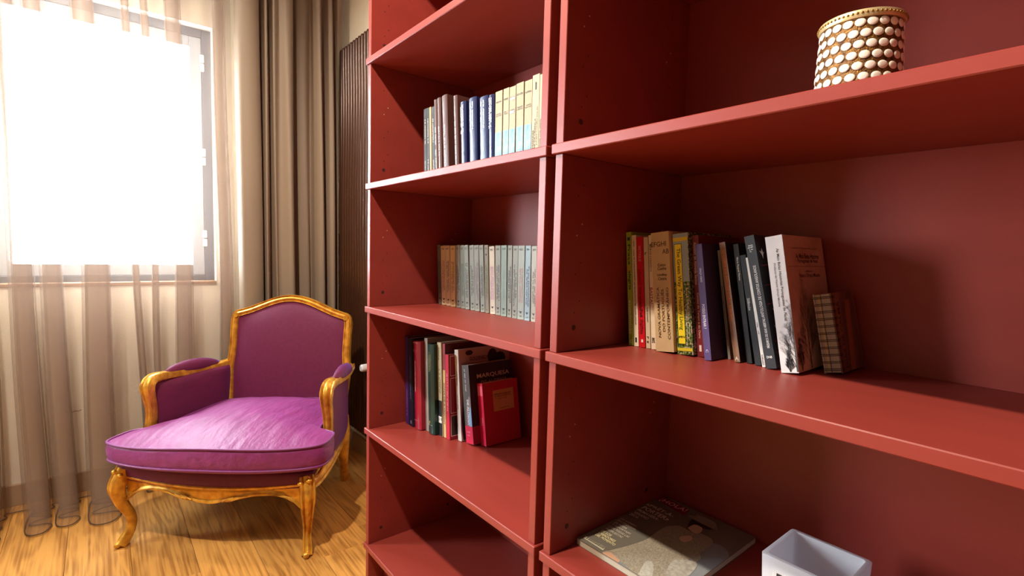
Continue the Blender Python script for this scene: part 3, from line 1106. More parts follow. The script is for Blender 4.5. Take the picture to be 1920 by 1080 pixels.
    q.add([c + r * (a * b.t * .36) + Vector((0, 0, e * .045)) for a, e in ((-1, -1), (1, -1.05), (1, .9), (.4, 1), (-.4, .5), (-.9, -.2))], [tuple(range(6))])
    q.build('portrait_print', flat((124, 120, 122)), b.o)
    q = MB()
    q.add([c + r * (a * b.t * .36) - Vector((0, .0002, 0)) + Vector((0, 0, e * .045)) for a, e in ((-.1, -1), (1, -1.02), (1, .3), (.6, .2), (.2, -.3))], [tuple(range(5))])
    q.build('dress_print', flat((130, 170, 214)), b.o)
    b = k(10, 'pocket_hardback', 'small bright red book with a tan title label on its cover', .135, (206, 24, 70), cover=(170, 14, 34), rough=.4)
    b.patch('title_label', (186, 136, 84), 'c', b.d * .27, b.d * .86, b.h * .52, b.h * .86, .0006)
    b.marks((70, 40, 26), 'c', [(.55, .79, .066, .0042), (.55, .755, .062, .0042), (.53, .715, .04, .003), (.57, .56, .04, .0028)], 'flat', .0009, seed=20)
    b.marks((240, 150, 180), 's', [(.45, .40, .03, .004), (.65, .40, .025, .004)], 'up', seed=21)
    b.patch('foil_band', (226, 90, 120), 's', .0012, b.t - .0012, b.h * .80, b.h * .96)


lower_books()

# ---- older volumes, upper shelf (seen from below)
F_ = crop(780, 120, 5.142)
P2 = [(75, 440, 78, 1025, 105), (103, 430, 108, 1015, 130), (128, 420, 135, 1015, 150), (148, 420, 158, 1010, 185), (160, 365, 188, 1005, 218), (200, 342, 220, 1000, 252), (250, 318, 268, 985, 318), (362, 318, 378, 965, 415), (430, 380, 440, 950, 492), (512, 345, 520, 930, 592), (615, 335, 620, 905, 700), (705, 310, 705, 890, 760), (768, 275, 760, 880, 825), (845, 245, 835, 865, 892), (905, 228, 892, 852, 950), (970, 195, 962, 832, 1030), (1052, 170, 1038, 815, 1110), (1128, 115, 1112, 795, 1178), (1198, 105, 1180, 785, 1205)]
S2 = solve_row([(F_, (bx, by), (rx, by), (tx, ty), .09) for tx, ty, bx, by, rx in P2], SZ[3], *XL)


def upper_books():
    g = 'older volumes on the upper shelf'

    def k(i, name, label, d, spine, **kw):
        return bk(i, name, label, d, spine, group=g, row=S2, z=SZ[3], **kw)
    for i, lab in ((0, 'thin black booklet with white print, outermost of the upper shelf row'), (1, 'thin black booklet with white print beside the thin ochre spine'), (3, 'thin black booklet between the ochre spine and the brown volumes')):
        b = k(i, 'booklet', lab, .13, (26, 20, 18), rough=.6)
        b.marks((206, 196, 180), 's', [(.5, .68, .07, .004), (.5, .17, .045, .004)], 'up', seed=i)
    k(2, 'booklet', 'thin ochre-spined booklet among the black booklets', .13, (190, 130, 50))
    names = ['first', 'second', 'third', 'fourth']
    for n, i in enumerate((4, 5, 6, 7)):
        b = k(i, 'hardback', 'glossy dark brown volume with silver lettering, %s counted from the booklets' % names[n], .15, (84, 50, 44), rough=.38, round_=.003)
        b.marks((214, 206, 200), 's', [(.5, .38, .12, .0055)], 'up', seed=10 + i)
    for n, i in enumerate((8, 9, 10, 11)):
        b = k(i, 'hardback', 'shiny navy blue volume with white lettering, %s counted from the brown ones' % names[n], .13, (30, 36, 78), rough=.3, round_=.004)
        b.marks((220, 222, 230), 's', [(.30, .74, .075, .0050), (.62, .76, .070, .0050)], 'up', seed=20 + i)
        b.text('%d' % (n + 1), (214, 218, 226), 's', .55, .27, .004, .008, 'flat')
        b.marks((200, 204, 216), 's', [(.5, .055, .008, .006)], 'flat', seed=30 + i)
    for n, i in enumerate((12, 13, 14, 15, 16)):
        b = k(i, 'paperback', 'beige paperback with a watery blue lower spine, %s counted from the navy volumes' % ORD[n], .11, (160, 146, 116), rough=.6)
        b.patch('blue_band', (0, 0, 0), 's', .0003, b.t - .0003, .0006, b.h * .46, .0003, mat('watery_blue_print', (150, 178, 176), .6, var=.5, vscale=60, rgb2=(86, 136, 168)))
        b.marks((60, 56, 50), 's', [(.5, .86, b.t * .8, .0042), (.5, .70, b.t * .7, .003), (.5, .675, b.t * .8, .003)], 'flat', seed=50 + i)
        if i == 14:
            b.patch('paper_tab', (232, 228, 216), 's', b.t * .1, b.t * .9, b.h * .83, b.h * .86, .0008)
            b.patch('paper_tab', (232, 228, 216), 's', b.t * .1, b.t * .8, b.h * .66, b.h * .69, .0008)
    b = k(17, 'paperback', 'tall cream childcare paperback with black upright lettering, beside the case upright', .12, (184, 168, 134), rough=.6)
    b.text('1', (40, 36, 30), 's', .5, .87, .004, .016, 'flat')
    b.text('COMPREENDER', (40, 34, 28), 's', .22, .20, .06, .005, 'up')
    b.text('CUIDAR DA CRIANÇA', (30, 26, 22), 's', .52, .26, .085, .006, 'up')
    b.text('JULIEN COHEN-SOLAL', (90, 76, 60), 's', .80, .40, .085, .005, 'up')
    b = k(18, 'paperback', 'slim cream paperback half hidden by the case upright', .12, (182, 166, 132), rough=.6)
    b.marks((60, 50, 40), 's', [(.5, .25, .08, .004)], 'up', seed=60)


upper_books()


# ------------------------------------------------------------------ dotted candle holder
def candle_holder():
    cx, cy, z0 = 0.440, 0.155, SZ[3] + 0.0003
    H, r0, r1 = 0.112, 0.0515, 0.0465
    e = empty('candle_holder', (cx, cy, z0))
    tag(e, 'gold filigree candle holder covered with rows of pearly round discs', 'candle holder')
    gold = mat('gold_filigree', (150, 104, 44), .4, .5, var=.7, vscale=160, rgb2=(70, 40, 18), bump=.6, bscale=420)
    pearl = mat('pearly_shell', (248, 236, 220), .3, var=.05, vscale=40, spec=.6)
    b = MB()
    b.lathe([(0.001, 0), (r0, 0), (r1, H), (r1 - .003, H), (r0 - .004, .004), (0.001, .004)], 48)
    b.build('body', gold, e, sharp=40)
    b = MB()
    b.lathe([(r1 - .002, H - .001), (r1 + .0025, H - .001), (r1 + .0035, H + .001), (r1 + .0035, H + .007), (r1 + .0025, H + .0085), (r1 - .002, H + .0085), (r1 - .003, H + .004), (r1 - .002, H - .001)], 48)
    b.build('rim', mat('pale_gold_rim', (226, 204, 150), .35, .5), e, sharp=40)
    b = MB()
    for k in range(60):
        a = 2 * math.pi * k / 60
        b.ball(((r1 + .0036) * math.cos(a), (r1 + .0036) * math.sin(a), H + .004), .0017, 3)
    tag(b.build('rim_beads', mat('dark_gold_bead', (150, 112, 56), .35, .6), e, True), kind='stuff')
    # one domed disc mesh, shared
    R = .0062
    b = MB()
    rings = []
    for rr, zz in ((1, 0), (1, .0004), (.88, .0010), (.5, .0014), (.02, .0015)):
        rings.append([(R * rr * math.cos(q * math.pi / 7), R * rr * .84 * math.sin(q * math.pi / 7), zz) for q in range(14)])
    b.rings(rings)
    dm = b.mesh('shell_disc', True)
    dm.materials.append(pearl)
    rows, n = 8, 22
    for i in range(rows):
        z = .0085 + i * (H - .014) / (rows - 1) * .985
        rad = r0 + (r1 - r0) * z / H + .0002
        for k in range(n):
            a = 2 * math.pi * (k + .5 * (i % 2)) / n
            o = link('shell_disc', dm, e)
            nrm = Vector((math.cos(a), math.sin(a), (r0 - r1) / H)).normalized()
            tx = Vector((-math.sin(a), math.cos(a), 0))
            ty = nrm.cross(tx)
            o.matrix_local = Matrix(((tx.x, ty.x, nrm.x, rad * math.cos(a)), (tx.y, ty.y, nrm.y, rad * math.sin(a)), (tx.z, ty.z, nrm.z, z), (0, 0, 0, 1)))


candle_holder()


# ------------------------------------------------------------------ magazine
def magazine():
    x0, x1, y0, y1 = 0.0275, 0.2500, 0.078, 0.376
    w, h = x1 - x0, y1 - y0
    z0, t = SZ[1] + .0003, .013
    e = empty('magazine', ((x0 + x1) / 2, (y0 + y1) / 2, z0), math.radians(.6))
    tag(e, 'thick fashion magazine with a woman in a grey knitted cape on its cover', 'magazine')
    b = MB()
    b.box((-w / 2 + .001, -h / 2 + .001, .0005), (w / 2 - .0012, h / 2 - .001, t - .0006))
    b.build('pages', mat('magazine_pages', (206, 196, 172), .6, var=.3, vscale=400, stretch=(.2, .2, 10)), e)
    b = MB()
    b.box((-w / 2, -h / 2, t - .0006), (w / 2, h / 2, t))
    b.box((-w / 2, -h / 2, 0), (w / 2, h / 2, .0005))
    b.box((-w / 2 - .0004, -h / 2, 0), (-w / 2 + .0004, h / 2, t))
    b.build('cover', mat('glossy_taupe_cover', (112, 106, 94), .22), e)
    # photograph pixels on the cover plane -> magazine coordinates, stretched to the cover
    c7 = crop(1000, 860, 2.743)
    P0, PX, PY = pl(1250, 921, 2, z0 + t), pl(1438, 993, 2, z0 + t), pl(1077, 1003, 2, z0 + t)

    def mg(x, y):
        p = pl(*c7(x, y), 2, z0 + t)
        ax, ay = PX - P0, PY - P0
        det = ax.x * ay.y - ax.y * ay.x
        d = p - P0
        a = (d.x * ay.y - d.y * ay.x) / det
        q = (ax.x * d.y - ax.y * d.x) / det
        return max(min(a * w - w / 2, w / 2 - .0005), -w / 2 + .0005), max(min(h / 2 - q * h, h / 2 - .0005), -h / 2 + .0005)

    def poly(name, m, pts, lift):
        q = MB()
        pts = [mg(*p) for p in pts]
        if len(pts) > 4:           # soften the printed outlines
            n = len(pts)
            out = []
            for i in range(n):
                a, b_, c, d = (Vector(pts[(i + k) % n]) for k in (-1, 0, 1, 2))
                for j in range(4):
                    u = j / 4
                    out.append(0.5 * (2 * b_ + (c - a) * u + (2 * a - 5 * b_ + 4 * c - d) * u * u + (3 * b_ - a - 3 * c + d) * u ** 3))
            pts = [(max(-w / 2 + .0005, min(w / 2 - .0005, v.x)), max(-h / 2 + .0005, min(h / 2 - .0005, v.y))) for v in out]
        q.add([(*p, t + lift) for p in pts], [tuple(range(len(pts)))])
        o = q.build(name, m, e)
        if o.data.polygons and o.data.polygons[0].normal.z < 0:
            o.data.flip_normals()
        return o
    knit = mat('printed_grey_knit', (182, 170, 148), .3, var=.35, vscale=420, rgb2=(120, 110, 94), stretch=(2, .6, 1))
    poly('sky_print', flat((136, 138, 138), .25), [(430, 510), (560, 500), (700, 470), (960, 400), (1080, 480), (930, 603), (900, 640), (500, 640), (470, 590)], .0002)
    poly('skin_print', flat((196, 152, 122), .3), [(350, 468), (410, 452), (470, 480), (440, 512), (400, 500)], .0003)
    poly('cape_print', knit, [(745, 320), (690, 332), (600, 390), (500, 425), (350, 465), (400, 462), (450, 500), (520, 560), (580, 603), (600, 620), (690, 620), (730, 560), (860, 470), (930, 430), (965, 395), (940, 370), (880, 350), (840, 345), (790, 322)], .0004)
    poly('skirt_print', mat('printed_pale_skirt', (196, 190, 174), .3, var=.3, vscale=200), [(560, 560), (600, 500), (640, 520), (620, 610), (560, 615), (530, 590)], .0005)
    poly('sleeve_print', mat('printed_pale_knit', (168, 156, 134), .3, var=.3, vscale=200), [(790, 385), (850, 400), (880, 440), (900, 480), (860, 500), (830, 470), (790, 430)], .0005)
    poly('hand_print', flat((214, 180, 156), .3), [(785, 375), (840, 368), (852, 385), (820, 400), (790, 395)], .0006)
    poly('bag_print', mat('printed_bag', (190, 182, 166), .3, var=.4, vscale=120), [(760, 490), (875, 500), (855, 550), (800, 580), (715, 575), (720, 530)], .0006)
    poly('face_print', flat((206, 168, 142), .3), [(838, 310), (870, 312), (905, 325), (900, 348), (868, 355), (842, 342), (826, 326)], .0005)
    poly('hair_print', flat((36, 24, 20), .3), [(845, 288), (900, 296), (955, 322), (948, 336), (905, 326), (872, 310), (840, 320), (822, 330)], .0006)
    poly('hat_print', mat('printed_straw_hat', (150, 138, 122), .3, var=.3, vscale=300), [(828, 268), (866, 268), (884, 264), (968, 294), (988, 326), (990, 340), (930, 318), (870, 292)], .0008)
    poly('logo_panel', flat((132, 18, 34), .25), [(648, 188), (682, 168), (836, 240), (802, 268)], .0003)

    def txt(body, p, q, rgb, H):
        a, c = Vector((*mg(*p), 0)), Vector((*mg(*q), 0))
        m = MB()
        put_text(m, body, ((a.x + c.x) / 2, (a.y + c.y) / 2, t + .0007), (1, 0, 0), (0, 1, 0), max(abs(c.x - a.x), .01), H)
        m.build('lettering', flat(rgb, .3), e)
    pk = (214, 176, 160)
    txt('¡HOLA!', (680, 188), (812, 248), (236, 180, 180), .021)
    cr = (224, 204, 186)
    txt('«PRÊT-À-', (608, 210), (745, 275), cr, .014)
    txt('PORTER»', (580, 230), (722, 292), cr, .0155)
    txt('PRIMAVERA-', (552, 242), (664, 294), cr, .0105)
    txt('VERANO', (532, 255), (606, 290), cr, .0105)
    txt('2016', (508, 264), (552, 284), cr, .0105)
    for i, s in enumerate(('UN NÚMERO', 'EXCEPCIONAL', 'DE MODA', 'Y REPORTAJES', 'CON TODAS LAS', 'PROPUESTAS')):
        k = i * 17
        L = (90, 106, 70, 108, 118, 98)[i]
        txt(s, (456 - k, 290 + k * .62), (456 - k + L, 290 + k * .62 + L * .42), (206, 190, 170), .0072)
    for i, s in enumerate(('DE LOS', 'CREADORES', 'DEL MOMENTO')):
        k = i * 17
        L = (55, 95, 112)[i]
        txt(s, (350 - k, 354 + k * .60), (350 - k + L, 354 + k * .60 + L * .44), (238, 222, 170), .008)
    # barcode
    poly('barcode_panel', flat((206, 196, 170), .3), [(248, 392), (262, 382), (372, 436), (358, 452)], .0003)
    m = MB()
    rn = random.Random(2)
    a, c = mg(268, 392), mg(362, 440)
    x = min(a[0], c[0])
    yb = (a[1] + c[1]) / 2
    while x < max(a[0], c[0]):
        wd = rn.uniform(.0006, .0022)
        put_quad(m, (x + wd / 2, yb, t + .0006), (1, 0, 0), (0, 1, 0), wd, .008)
        x += wd + rn.uniform(.0008, .0018)
    m.build('barcode_print', flat((40, 34, 30), .3), e)


magazine()


# ------------------------------------------------------------------ frosted plastic box
def plastic_box():
    x0, x1, y0, y1, z0, H = 0.3565, 0.4755, 0.148, 0.2655, SZ[1] + .0003, 0.12
    cx, cy = (x0 + x1) / 2, (y0 + y1) / 2
    e = empty('plastic_box', (cx, cy, z0))
    tag(e, 'open frosted white plastic box standing beside the magazine', 'box')
    m = bpy.data.materials.new('frosted_plastic')
    m.use_nodes = True
    nt = m.node_tree
    b = nt.nodes['Principled BSDF']
    b.inputs['Base Color'].default_value = (.86, .87, .92, 1)
    b.inputs['Roughness'].default_value = .35
    tl, mx = nt.nodes.new('ShaderNodeBsdfTranslucent'), nt.nodes.new('ShaderNodeMixShader')
    tl.inputs[0].default_value = (.9, .9, .95, 1)
    mx.inputs[0].default_value = .45
    nt.links.new(b.outputs[0], mx.inputs[1])
    nt.links.new(tl.outputs[0], mx.inputs[2])
    nt.links.new(mx.outputs[0], nt.nodes['Material Output'].inputs[0])

    def rr(hx, hy, r, z):
        pts = []
        for k, (sx, sy) in enumerate(((1, 1), (-1, 1), (-1, -1), (1, -1))):
            for i in range(5):
                a = math.pi / 2 * (k + i / 4)
                pts.append((sx * (hx - r) + r * math.cos(a), sy * (hy - r) + r * math.sin(a), z))
        return pts
    hx, hy = (x1 - x0) / 2, (y1 - y0) / 2
    b = MB()
    b.rings([rr(hx - .006, hy - .006, .006, 0), rr(hx - .004, hy - .004, .006, .002), rr(hx, hy, .006, H - .001), rr(hx - .001, hy - .001, .006, H),
             rr(hx - .007, hy - .007, .006, H), rr(hx - .0075, hy - .0075, .006, H - .002), rr(hx - .0085, hy - .0085, .006, H - .012), rr(hx - .0125, hy - .0125, .012, .006)])
    b.build('body', m, e, sharp=50)
    b = MB()
    yf = -hy - .0006 + .0014
    for lo, hi in (((-.040, yf, .060), (-.038, yf + .001, .105)), ((.038, yf, .060), (.040, yf + .001, .105)), ((-.040, yf, .105), (.040, yf + .001, .107)), ((-.040, yf, .058), (.040, yf + .001, .060))):
        b.box(lo, hi)
    b.build('label_holder', M_WHITE, e)
    b = MB()
    put_quad(b, (0, yf - .0002, .082), (1, 0, 0), (0, 0, 1), .074, .044)
    lb = b.build('paper_label', flat((224, 224, 228)), e)
    b = MB()
    put_quad(b, (-.030, yf - .0005, .094), (1, 0, 0), (0, 0, 1), .008, .008)
    b.build('label_mark', flat((50, 50, 54)), e)


plastic_box()


# ------------------------------------------------------------------ radiator
def radiator():
    y = 0.385
    e = empty('radiator', (-1.80, y, 0))
    tag(e, 'tall brown tubular radiator on the wall between the drape and the bookcase', 'radiator')
    b = MB()
    prof = [(0.001, .150), (.008, .151), (.0125, .158), (.0125, 2.155), (.011, 2.163), (.007, 2.168), (.001, 2.169)]
    b.lathe(prof, 12)
    me = b.mesh('tube', True)
    me.materials.append(M_RAD)
    for k in range(17):
        o = link('tube', me, e)
        o.location = (-.275 + k * .0352, 0, 0)
    for z in (2.02, 1.93, 1.85, 0.26):
        b = MB()
        b.tube([(-.285, .012, z), (.30, .012, z)], .011, 10)
        b.build('cross_tube', M_RAD, e, True)
    for x in (-.2, .25):
        for z in (.3, 1.95):
            b = MB()
            b.box((x - .012, .005, z - .02), (x + .012, YB - y - .0005, z + .02), .002)
            b.build('wall_bracket', M_RAD, e)
    b = MB()
    p = pl(681.5, 690, 1, y - .035)
    b.tube([(p.x + 1.80, -.05, p.z), (p.x + 1.80, -.045, p.z), (p.x + 1.80, -.012, p.z), (p.x + 1.80, .0, p.z)], [.014, .019, .020, .012], 12)
    b.build('thermostat_valve', M_WHITE, e, sharp=40)


radiator()


# ------------------------------------------------------------------ curtains
def sheet(name, paths, zs, m, thick=0):
    """paths: list of plan polylines (same length) for every z in zs"""
    b = MB()
    n = len(paths[0])
    for p, z in zip(paths, zs):
        for q in p:
            b.v.append((q[0], q[1], z if len(q) < 3 else q[2]))
    for i in range(len(zs) - 1):
        for j in range(n - 1):
            b.f.append((i * n + j, i * n + j + 1, (i + 1) * n + j + 1, (i + 1) * n + j))
    return b.build(name, m, None, True)


def sheer():
    xb = -2.085
    # fold: centre y at floor, centre y at top, half width floor/top, depth towards the room floor/top
    folds = [(-1.27, -1.27, .040, .030, .16, .06), (-1.13, -1.15, .045, .030, .20, .06), (-1.00, -1.04, .040, .030, .22, .06), (-.865, -.94, .042, .026, .20, .06), (-.778, -.862, .040, .026, .19, .06), (-.66, -.69, .056, .032, .24, .06),
             (-.51, -.57, .014, .016, .07, .05), (-.452, -.49, .014, .016, .06, .05), (-.35, -.385, .040, .030, .09, .055), (-.185, -.20, .034, .026, .05, .04)]
    zs = [2.735, 2.70, 2.6, 2.45, 2.3, 2.1, 1.9, 1.7, 1.5, 1.3, 1.1, .9, .7, .5, .35, .22, .12, .06, .025, .006]
    paths = []
    rnd = random.Random(11)
    ph = [rnd.uniform(0, 6.28) for _ in folds]
    for z in zs:
        s = 1 - z / 2.735                      # 0 at top, 1 at floor
        g = s ** 0.8
        ctrl = [(xb, -1.32)]
        for k, (cb, ct, hb, ht, db, dt) in enumerate(folds):
            c = ct + (cb - ct) * g + .006 * math.sin(3.1 * z + ph[k])
            h = (ht + (hb - ht) * g) * .88
            d = dt + (db - dt) * g
            if z < .35:
                d += .05 * (1 - z / .35) ** 2 * (db / .2)      # hem breaks forward on the floor
            ctrl += [(xb + .010 * math.sin(ph[k]), c - h * .7), (xb + d * .25, c - h * 1.0), (xb + d * .8, c - h * 1.05), (xb + d * 1.0, c - h * .5), (xb + d * 1.0, c + h * .5), (xb + d * .8, c + h * 1.05),
                     (xb + d * .70, c + h * .6), (xb + d * .65, c - h * .5), (xb + d * .58, c - h * .85), (xb + d * .52, c - h * .4), (xb + d * .48, c + h * .5), (xb + d * .42, c + h * .9), (xb + d * .36, c + h * .4), (xb + d * .32, c - h * .5), (xb + d * .26, c - h * .85), (xb + d * .20, c - h * .4), (xb + d * .18, c + h * .5), (xb + d * .10, c + h * 1.0), (xb - .008, c + h * .8)]
        ctrl.append((xb - .005, -.128 - .02 * (1 - s)))
        paths.append([(p.x, p.y) for p in crom([(a, b, 0) for a, b in ctrl], 3)])
    o = sheet('sheer_curtain', paths, zs, M_SHEER)
    b = MB()
    b.tube([(x, y, .008) for x, y in paths[-1]], .0022, 5)
    b.build('hem', mat('dark_hem', (84, 62, 50), .7), o, True)
    tag(o, 'translucent taupe voile curtain hanging in front of the bright window', 'curtain')


def drape():
    zs = [2.735, 2.6, 2.4, 2.2, 2.0, 1.8, 1.6, 1.4, 1.2, 1.0, .8, .6, .4, .2, .03]
    paths = []
    xs = -2.085
    # ridges and valleys read off the photograph along the curtain plane: pixel column, offset towards the room
    cols = [(446, .0), (455, .03), (472, .042), (489, .026), (496, -.035), (500, .030), (505, .012), (510, -.028), (517, .022), (524, .012), (529, .020), (541, .045), (551, .030), (557, -.05), (566, -.022), (580, -.008), (590, -.03), (594, .030), (603, .045), (610, -.012), (616, .030), (624, .042), (630, -.01), (635, .022), (639, .0)]
    top = [(pl(u - 5, 60, 0, -2.07).y, d * .8) for u, d in cols]
    bot = [(pl(u + 3, 540, 0, -2.07).y, d * 1.15) for u, d in cols]
    for z in zs:
        g = 1 - z / 2.735
        ctrl = []
        for k, (a, b) in enumerate(zip(top, bot)):
            y = a[0] + (b[0] - a[0]) * g + .004 * math.sin(2.2 * z + k * 1.7)
            y = min(y, .36)
            ctrl.append((xs + (a[1] + (b[1] - a[1]) * g) * 1.15, y, 0))
        paths.append([(p.x, min(p.y, .362)) for p in crom(ctrl, 6)])
    o = sheet('drape', paths, zs, M_DRAPE)
    tag(o, 'opaque taupe drape hanging in deep folds in the corner by the radiator', 'curtain')
    b = MB()
    b.box((-2.10, -1.5, 2.737), (-1.96, .41, 2.7985), .004)
    r = b.build('curtain_track', M_WHITE)
    tag(r, 'white curtain track fixed to the ceiling above the drapes', 'curtain rail')


sheer()
drape()


# ------------------------------------------------------------------ gilded armchair
RIDGE = [(-1, -.6), (-1, .55), (-.86, .9), (-.7, .8), (-.58, .55), (-.4, .8), (0, 1), (.4, .8), (.58, .55), (.7, .8), (.86, .9), (1, .55), (1, -.6), (.6, -1), (-.6, -1)]
ROUND = [(math.cos(a * math.pi / 6), math.sin(a * math.pi / 6)) for a in range(12)]


def armchair():
    e = empty('armchair', (-1.347, -.3546, 0), math.radians(48.344))
    tag(e, 'gilded carved armchair upholstered in purple silk, standing before the curtains', 'armchair')

    # front legs: cabriole with turned-out knee and scrolled toe
    for s in (-1, 1):
        b = MB()
        p = crom([(s * .338, .006, .292), (s * .346, -.004, .262), (s * .353, -.016, .222), (s * .346, -.004, .165), (s * .334, .022, .105), (s * .333, .022, .06), (s * .342, .002, .022), (s * .347, -.012, .004)], 5)
        n = len(p)
        diag = Vector((s * .55, -.83, 0))
        b.sweep(p, lerpl([.024, .026, .026, .021, .0155, .0135, .016, .017], n), lerpl([.022, .024, .024, .020, .0155, .0135, .017, .016], n), diag, RIDGE)
        b.ball((s * .350, -.022, .012), .0115, 6, (1, 1, 1))
        b.build('leg', M_GOLD, e, sharp=50)
        q = MB()       # carved volutes at the knee
        q.ball((s * .357, -.016, .284), .0115, 6, (1, .8, .8))
        q.ball((s * .330, -.024, .276), .0100, 6, (1, .8, .8))
        q.build('carved_scroll', M_GOLD, e, sharp=50)
    # rear legs, sabre-curved
    for s in (-1, 1):
        b = MB()
        p = crom([(s * .268, .535, .34), (s * .270, .528, .26), (s * .268, .535, .17), (s * .262, .56, .09), (s * .256, .592, .03), (s * .254, .602, .003)], 5)
        n = len(p)
        b.sweep(p, lerpl([.022, .026, .022, .017, .018, .02], n), lerpl([.022, .028, .022, .017, .018, .02], n), (s * .5, .8, 0), RIDGE)
        b.build('leg', M_GOLD, e, sharp=50)

    # front seat rail with serpentine apron and carved middle
    us = [-.325 + .65 * i / 52 for i in range(53)]

    def zt(u):
        return .258 + .014 * (abs(u) / .33) ** 2.2

    def zb(u):
        a = abs(u)
        pts = [(0, .192), (.035, .195), (.055, .203), (.075, .200), (.10, .208), (.16, .222), (.23, .224), (.27, .214), (.30, .196), (.33, .165)]
        for (a0, b0), (a1, b1) in zip(pts, pts[1:]):
            if a <= a1:
                return b0 + (b1 - b0) * (a - a0) / (a1 - a0)
        return pts[-1][1]

    def bow(u):
        return -.034 * math.cos(u / .33 * math.pi / 2) - .004
    b = MB()
    rs = []
    for u in us:
        t, bo, w = zt(u), zb(u), bow(u)
        mid = (t + bo) / 2
        rs.append([(u, w + .030, bo + .004), (u, w + .004, bo), (u, w - .004, bo + .004), (u, w - .003, bo + .010), (u, w + .004, bo + .014), (u, w + .006, mid), (u, w + .002, t - .016), (u, w - .004, t - .012), (u, w - .005, t - .005), (u, w + .001, t), (u, w + .034, t)])
    b.rings(rs)
    b.build('front_rail', M_GOLD, e, sharp=50)
    for s in (-1, 1):
        b = MB()
        for k in range(3):
            b.tube(crom([(s * (.055 + .016 * k), bow(.06) - .004, .206 + .002 * k), (s * (.072 + .018 * k), bow(.08) - .005, .214 + .002 * k), (s * (.10 + .022 * k), bow(.1) - .002, .222 + .003 * k)], 4), [.0035] * 8 + [.001], 6)
        b.build('carved_leaf', M_GOLD, e, True)
    # side rails
    for s in (-1, 1):
        b = MB()
        p = crom([(s * .348, .0, .262), (s * .352, .08, .258), (s * .350, .18, .272), (s * .325, .34, .282), (s * .272, .53, .285)], 6)
        b.sweep(p, .024, .016, (s, .1, 0), RIDGE)
        b.build('side_rail', M_GOLD, e, sharp=50)
        # arm support and arm: one flowing member
        b = MB()
        p = crom([(s * .348, .045, .272), (s * .353, .095, .300), (s * .356, .135, .340), (s * .355, .160, .40), (s * .353, .163, .46), (s * .353, .150, .52), (s * .354, .146, .552), (s * .353, .162, .575), (s * .350, .20, .581), (s * .343, .27, .574), (s * .330, .37, .563), (s * .310, .48, .556), (s * .288, .578, .560)], 6)
        n = len(p)

        def nr(t, s=s):
            if t < .45:
                return Vector((s * .15, -1, .1))
            if t < .62:
                k = (t - .45) / .17
                return Vector((s * .15, -1 + k, .1 + k)).normalized()
            return Vector((0, 0, 1))
        b.sweep(p, lerpl([.014, .017, .019, .017, .018, .021, .024, .024, .024, .022, .021, .020, .020], n), lerpl([.012, .014, .016, .016, .016, .018, .019, .018, .017, .016, .016, .016, .016], n), nr, RIDGE)
        b.ball((s * .348, .060, .300), .010, 6)
        b.build('arm', M_GOLD, e, sharp=50)
        # padded armrest
        b = MB()
        rs = []
        for i in range(15):
            t = i / 14
            k = max(math.sin(math.pi * min(max(t, .02), .98)) ** .45, .1)
            w = .235 + .285 * t
            x = s * (.3475 - .035 * max(0, (w - .27)) / .25 * 1.1)
            z = .585 - .018 * t
            rs.append([(x + .027 * k * c, w, z + (.040 if sn > 0 else .010) * k * sn) for c, sn in ROUND])
        b.rings(rs)
        b.build('arm_pad', M_PURPLE, e, True)
        # upholstered side panel between arm, post and back
        b = MB()
        rs = []
        N = 16
        for i in range(N + 1):
            t = i / N
            w = .165 + (.565 - .165) * t
            x = .353 - .073 * t ** 1.5
            k = max(0.25, 1 - (2 * t - 1) ** 6)
            z0, z1 = .275 + .012 * t, .566 - .010 * t
            zc, hz = (z0 + z1) / 2, (z1 - z0) / 2
            ring = []
            for a in range(20):
                an = 2 * math.pi * a / 20
                cx, sz = math.cos(an), math.sin(an)
                px = math.copysign(abs(cx) ** .45, cx)
                pz = math.copysign(abs(sz) ** .45, sz)
                inn = .036 if cx < 0 else .010
                ring.append((s * (x + px * inn * k), w, zc + pz * hz))
            rs.append(ring)
        b.rings(rs)
        b.build('side_panel', M_PURPLE, e, True)

    # back: carved frame and upholstered panel
    def lean(z):
        return .528 + (z - .30) * .155

    def ztop(u):
        a = min(abs(u) / .27, 1)
        return .790 + .076 * (.5 + .5 * math.cos(math.pi * a)) ** .85

    pts = [(-.262, .30), (-.268, .42), (-.276, .53), (-.270, .62), (-.270, .70), (-.271, .755), (-.262, .785)]
    pts += [(-.235 + .47 * i / 12, ztop(-.235 + .47 * i / 12)) for i in range(13)]
    pts += [(-u, z) for u, z in pts[6::-1]]
    p = crom([(u, lean(z), z) for u, z in pts], 4)
    b = MB()
    b.sweep(p, .0165, .019, (0, -1, .155), RIDGE)
    for s in (-1, 1):
        b.tube([(s * .262, lean(.785) - .024, .785), (s * .262, lean(.785) - .012, .785)], .012, 10)
    b.build('back_frame', M_GOLD, e, sharp=50)
    b = MB()
    NU, NV = 24, 22

    def hw(z):
        return .258 if z > .5 else .258
    front, back = [], []
    for i in range(NU + 1):
        sx = -1 + 2 * i / NU
        colf, colb = [], []
        for j in range(NV + 1):
            t = j / NV
            u = sx * .262
            z = .30 + (ztop(u) - .004 - .30) * t
            k = (1 - sx ** 6) * (1 - (2 * t - 1) ** 8)
            k2 = (1 - sx ** 2) * (1 - (2 * t - 1) ** 2)
            colf.append((u, lean(z) - .006 - .014 * k - .014 * k2, z))
            colb.append((u, lean(z) + .008 + .008 * k, z))
        front.append(colf)
        back.append(colb)
    m = NV + 1
    b.v = [q for c in front for q in c] + [q for c in back for q in c]
    o = (NU + 1) * m
    for i in range(NU):
        for j in range(NV):
            b.f.append((i * m + j, (i + 1) * m + j, (i + 1) * m + j + 1, i * m + j + 1))
            b.f.append((o + i * m + j, o + i * m + j + 1, o + (i + 1) * m + j + 1, o + (i + 1) * m + j))
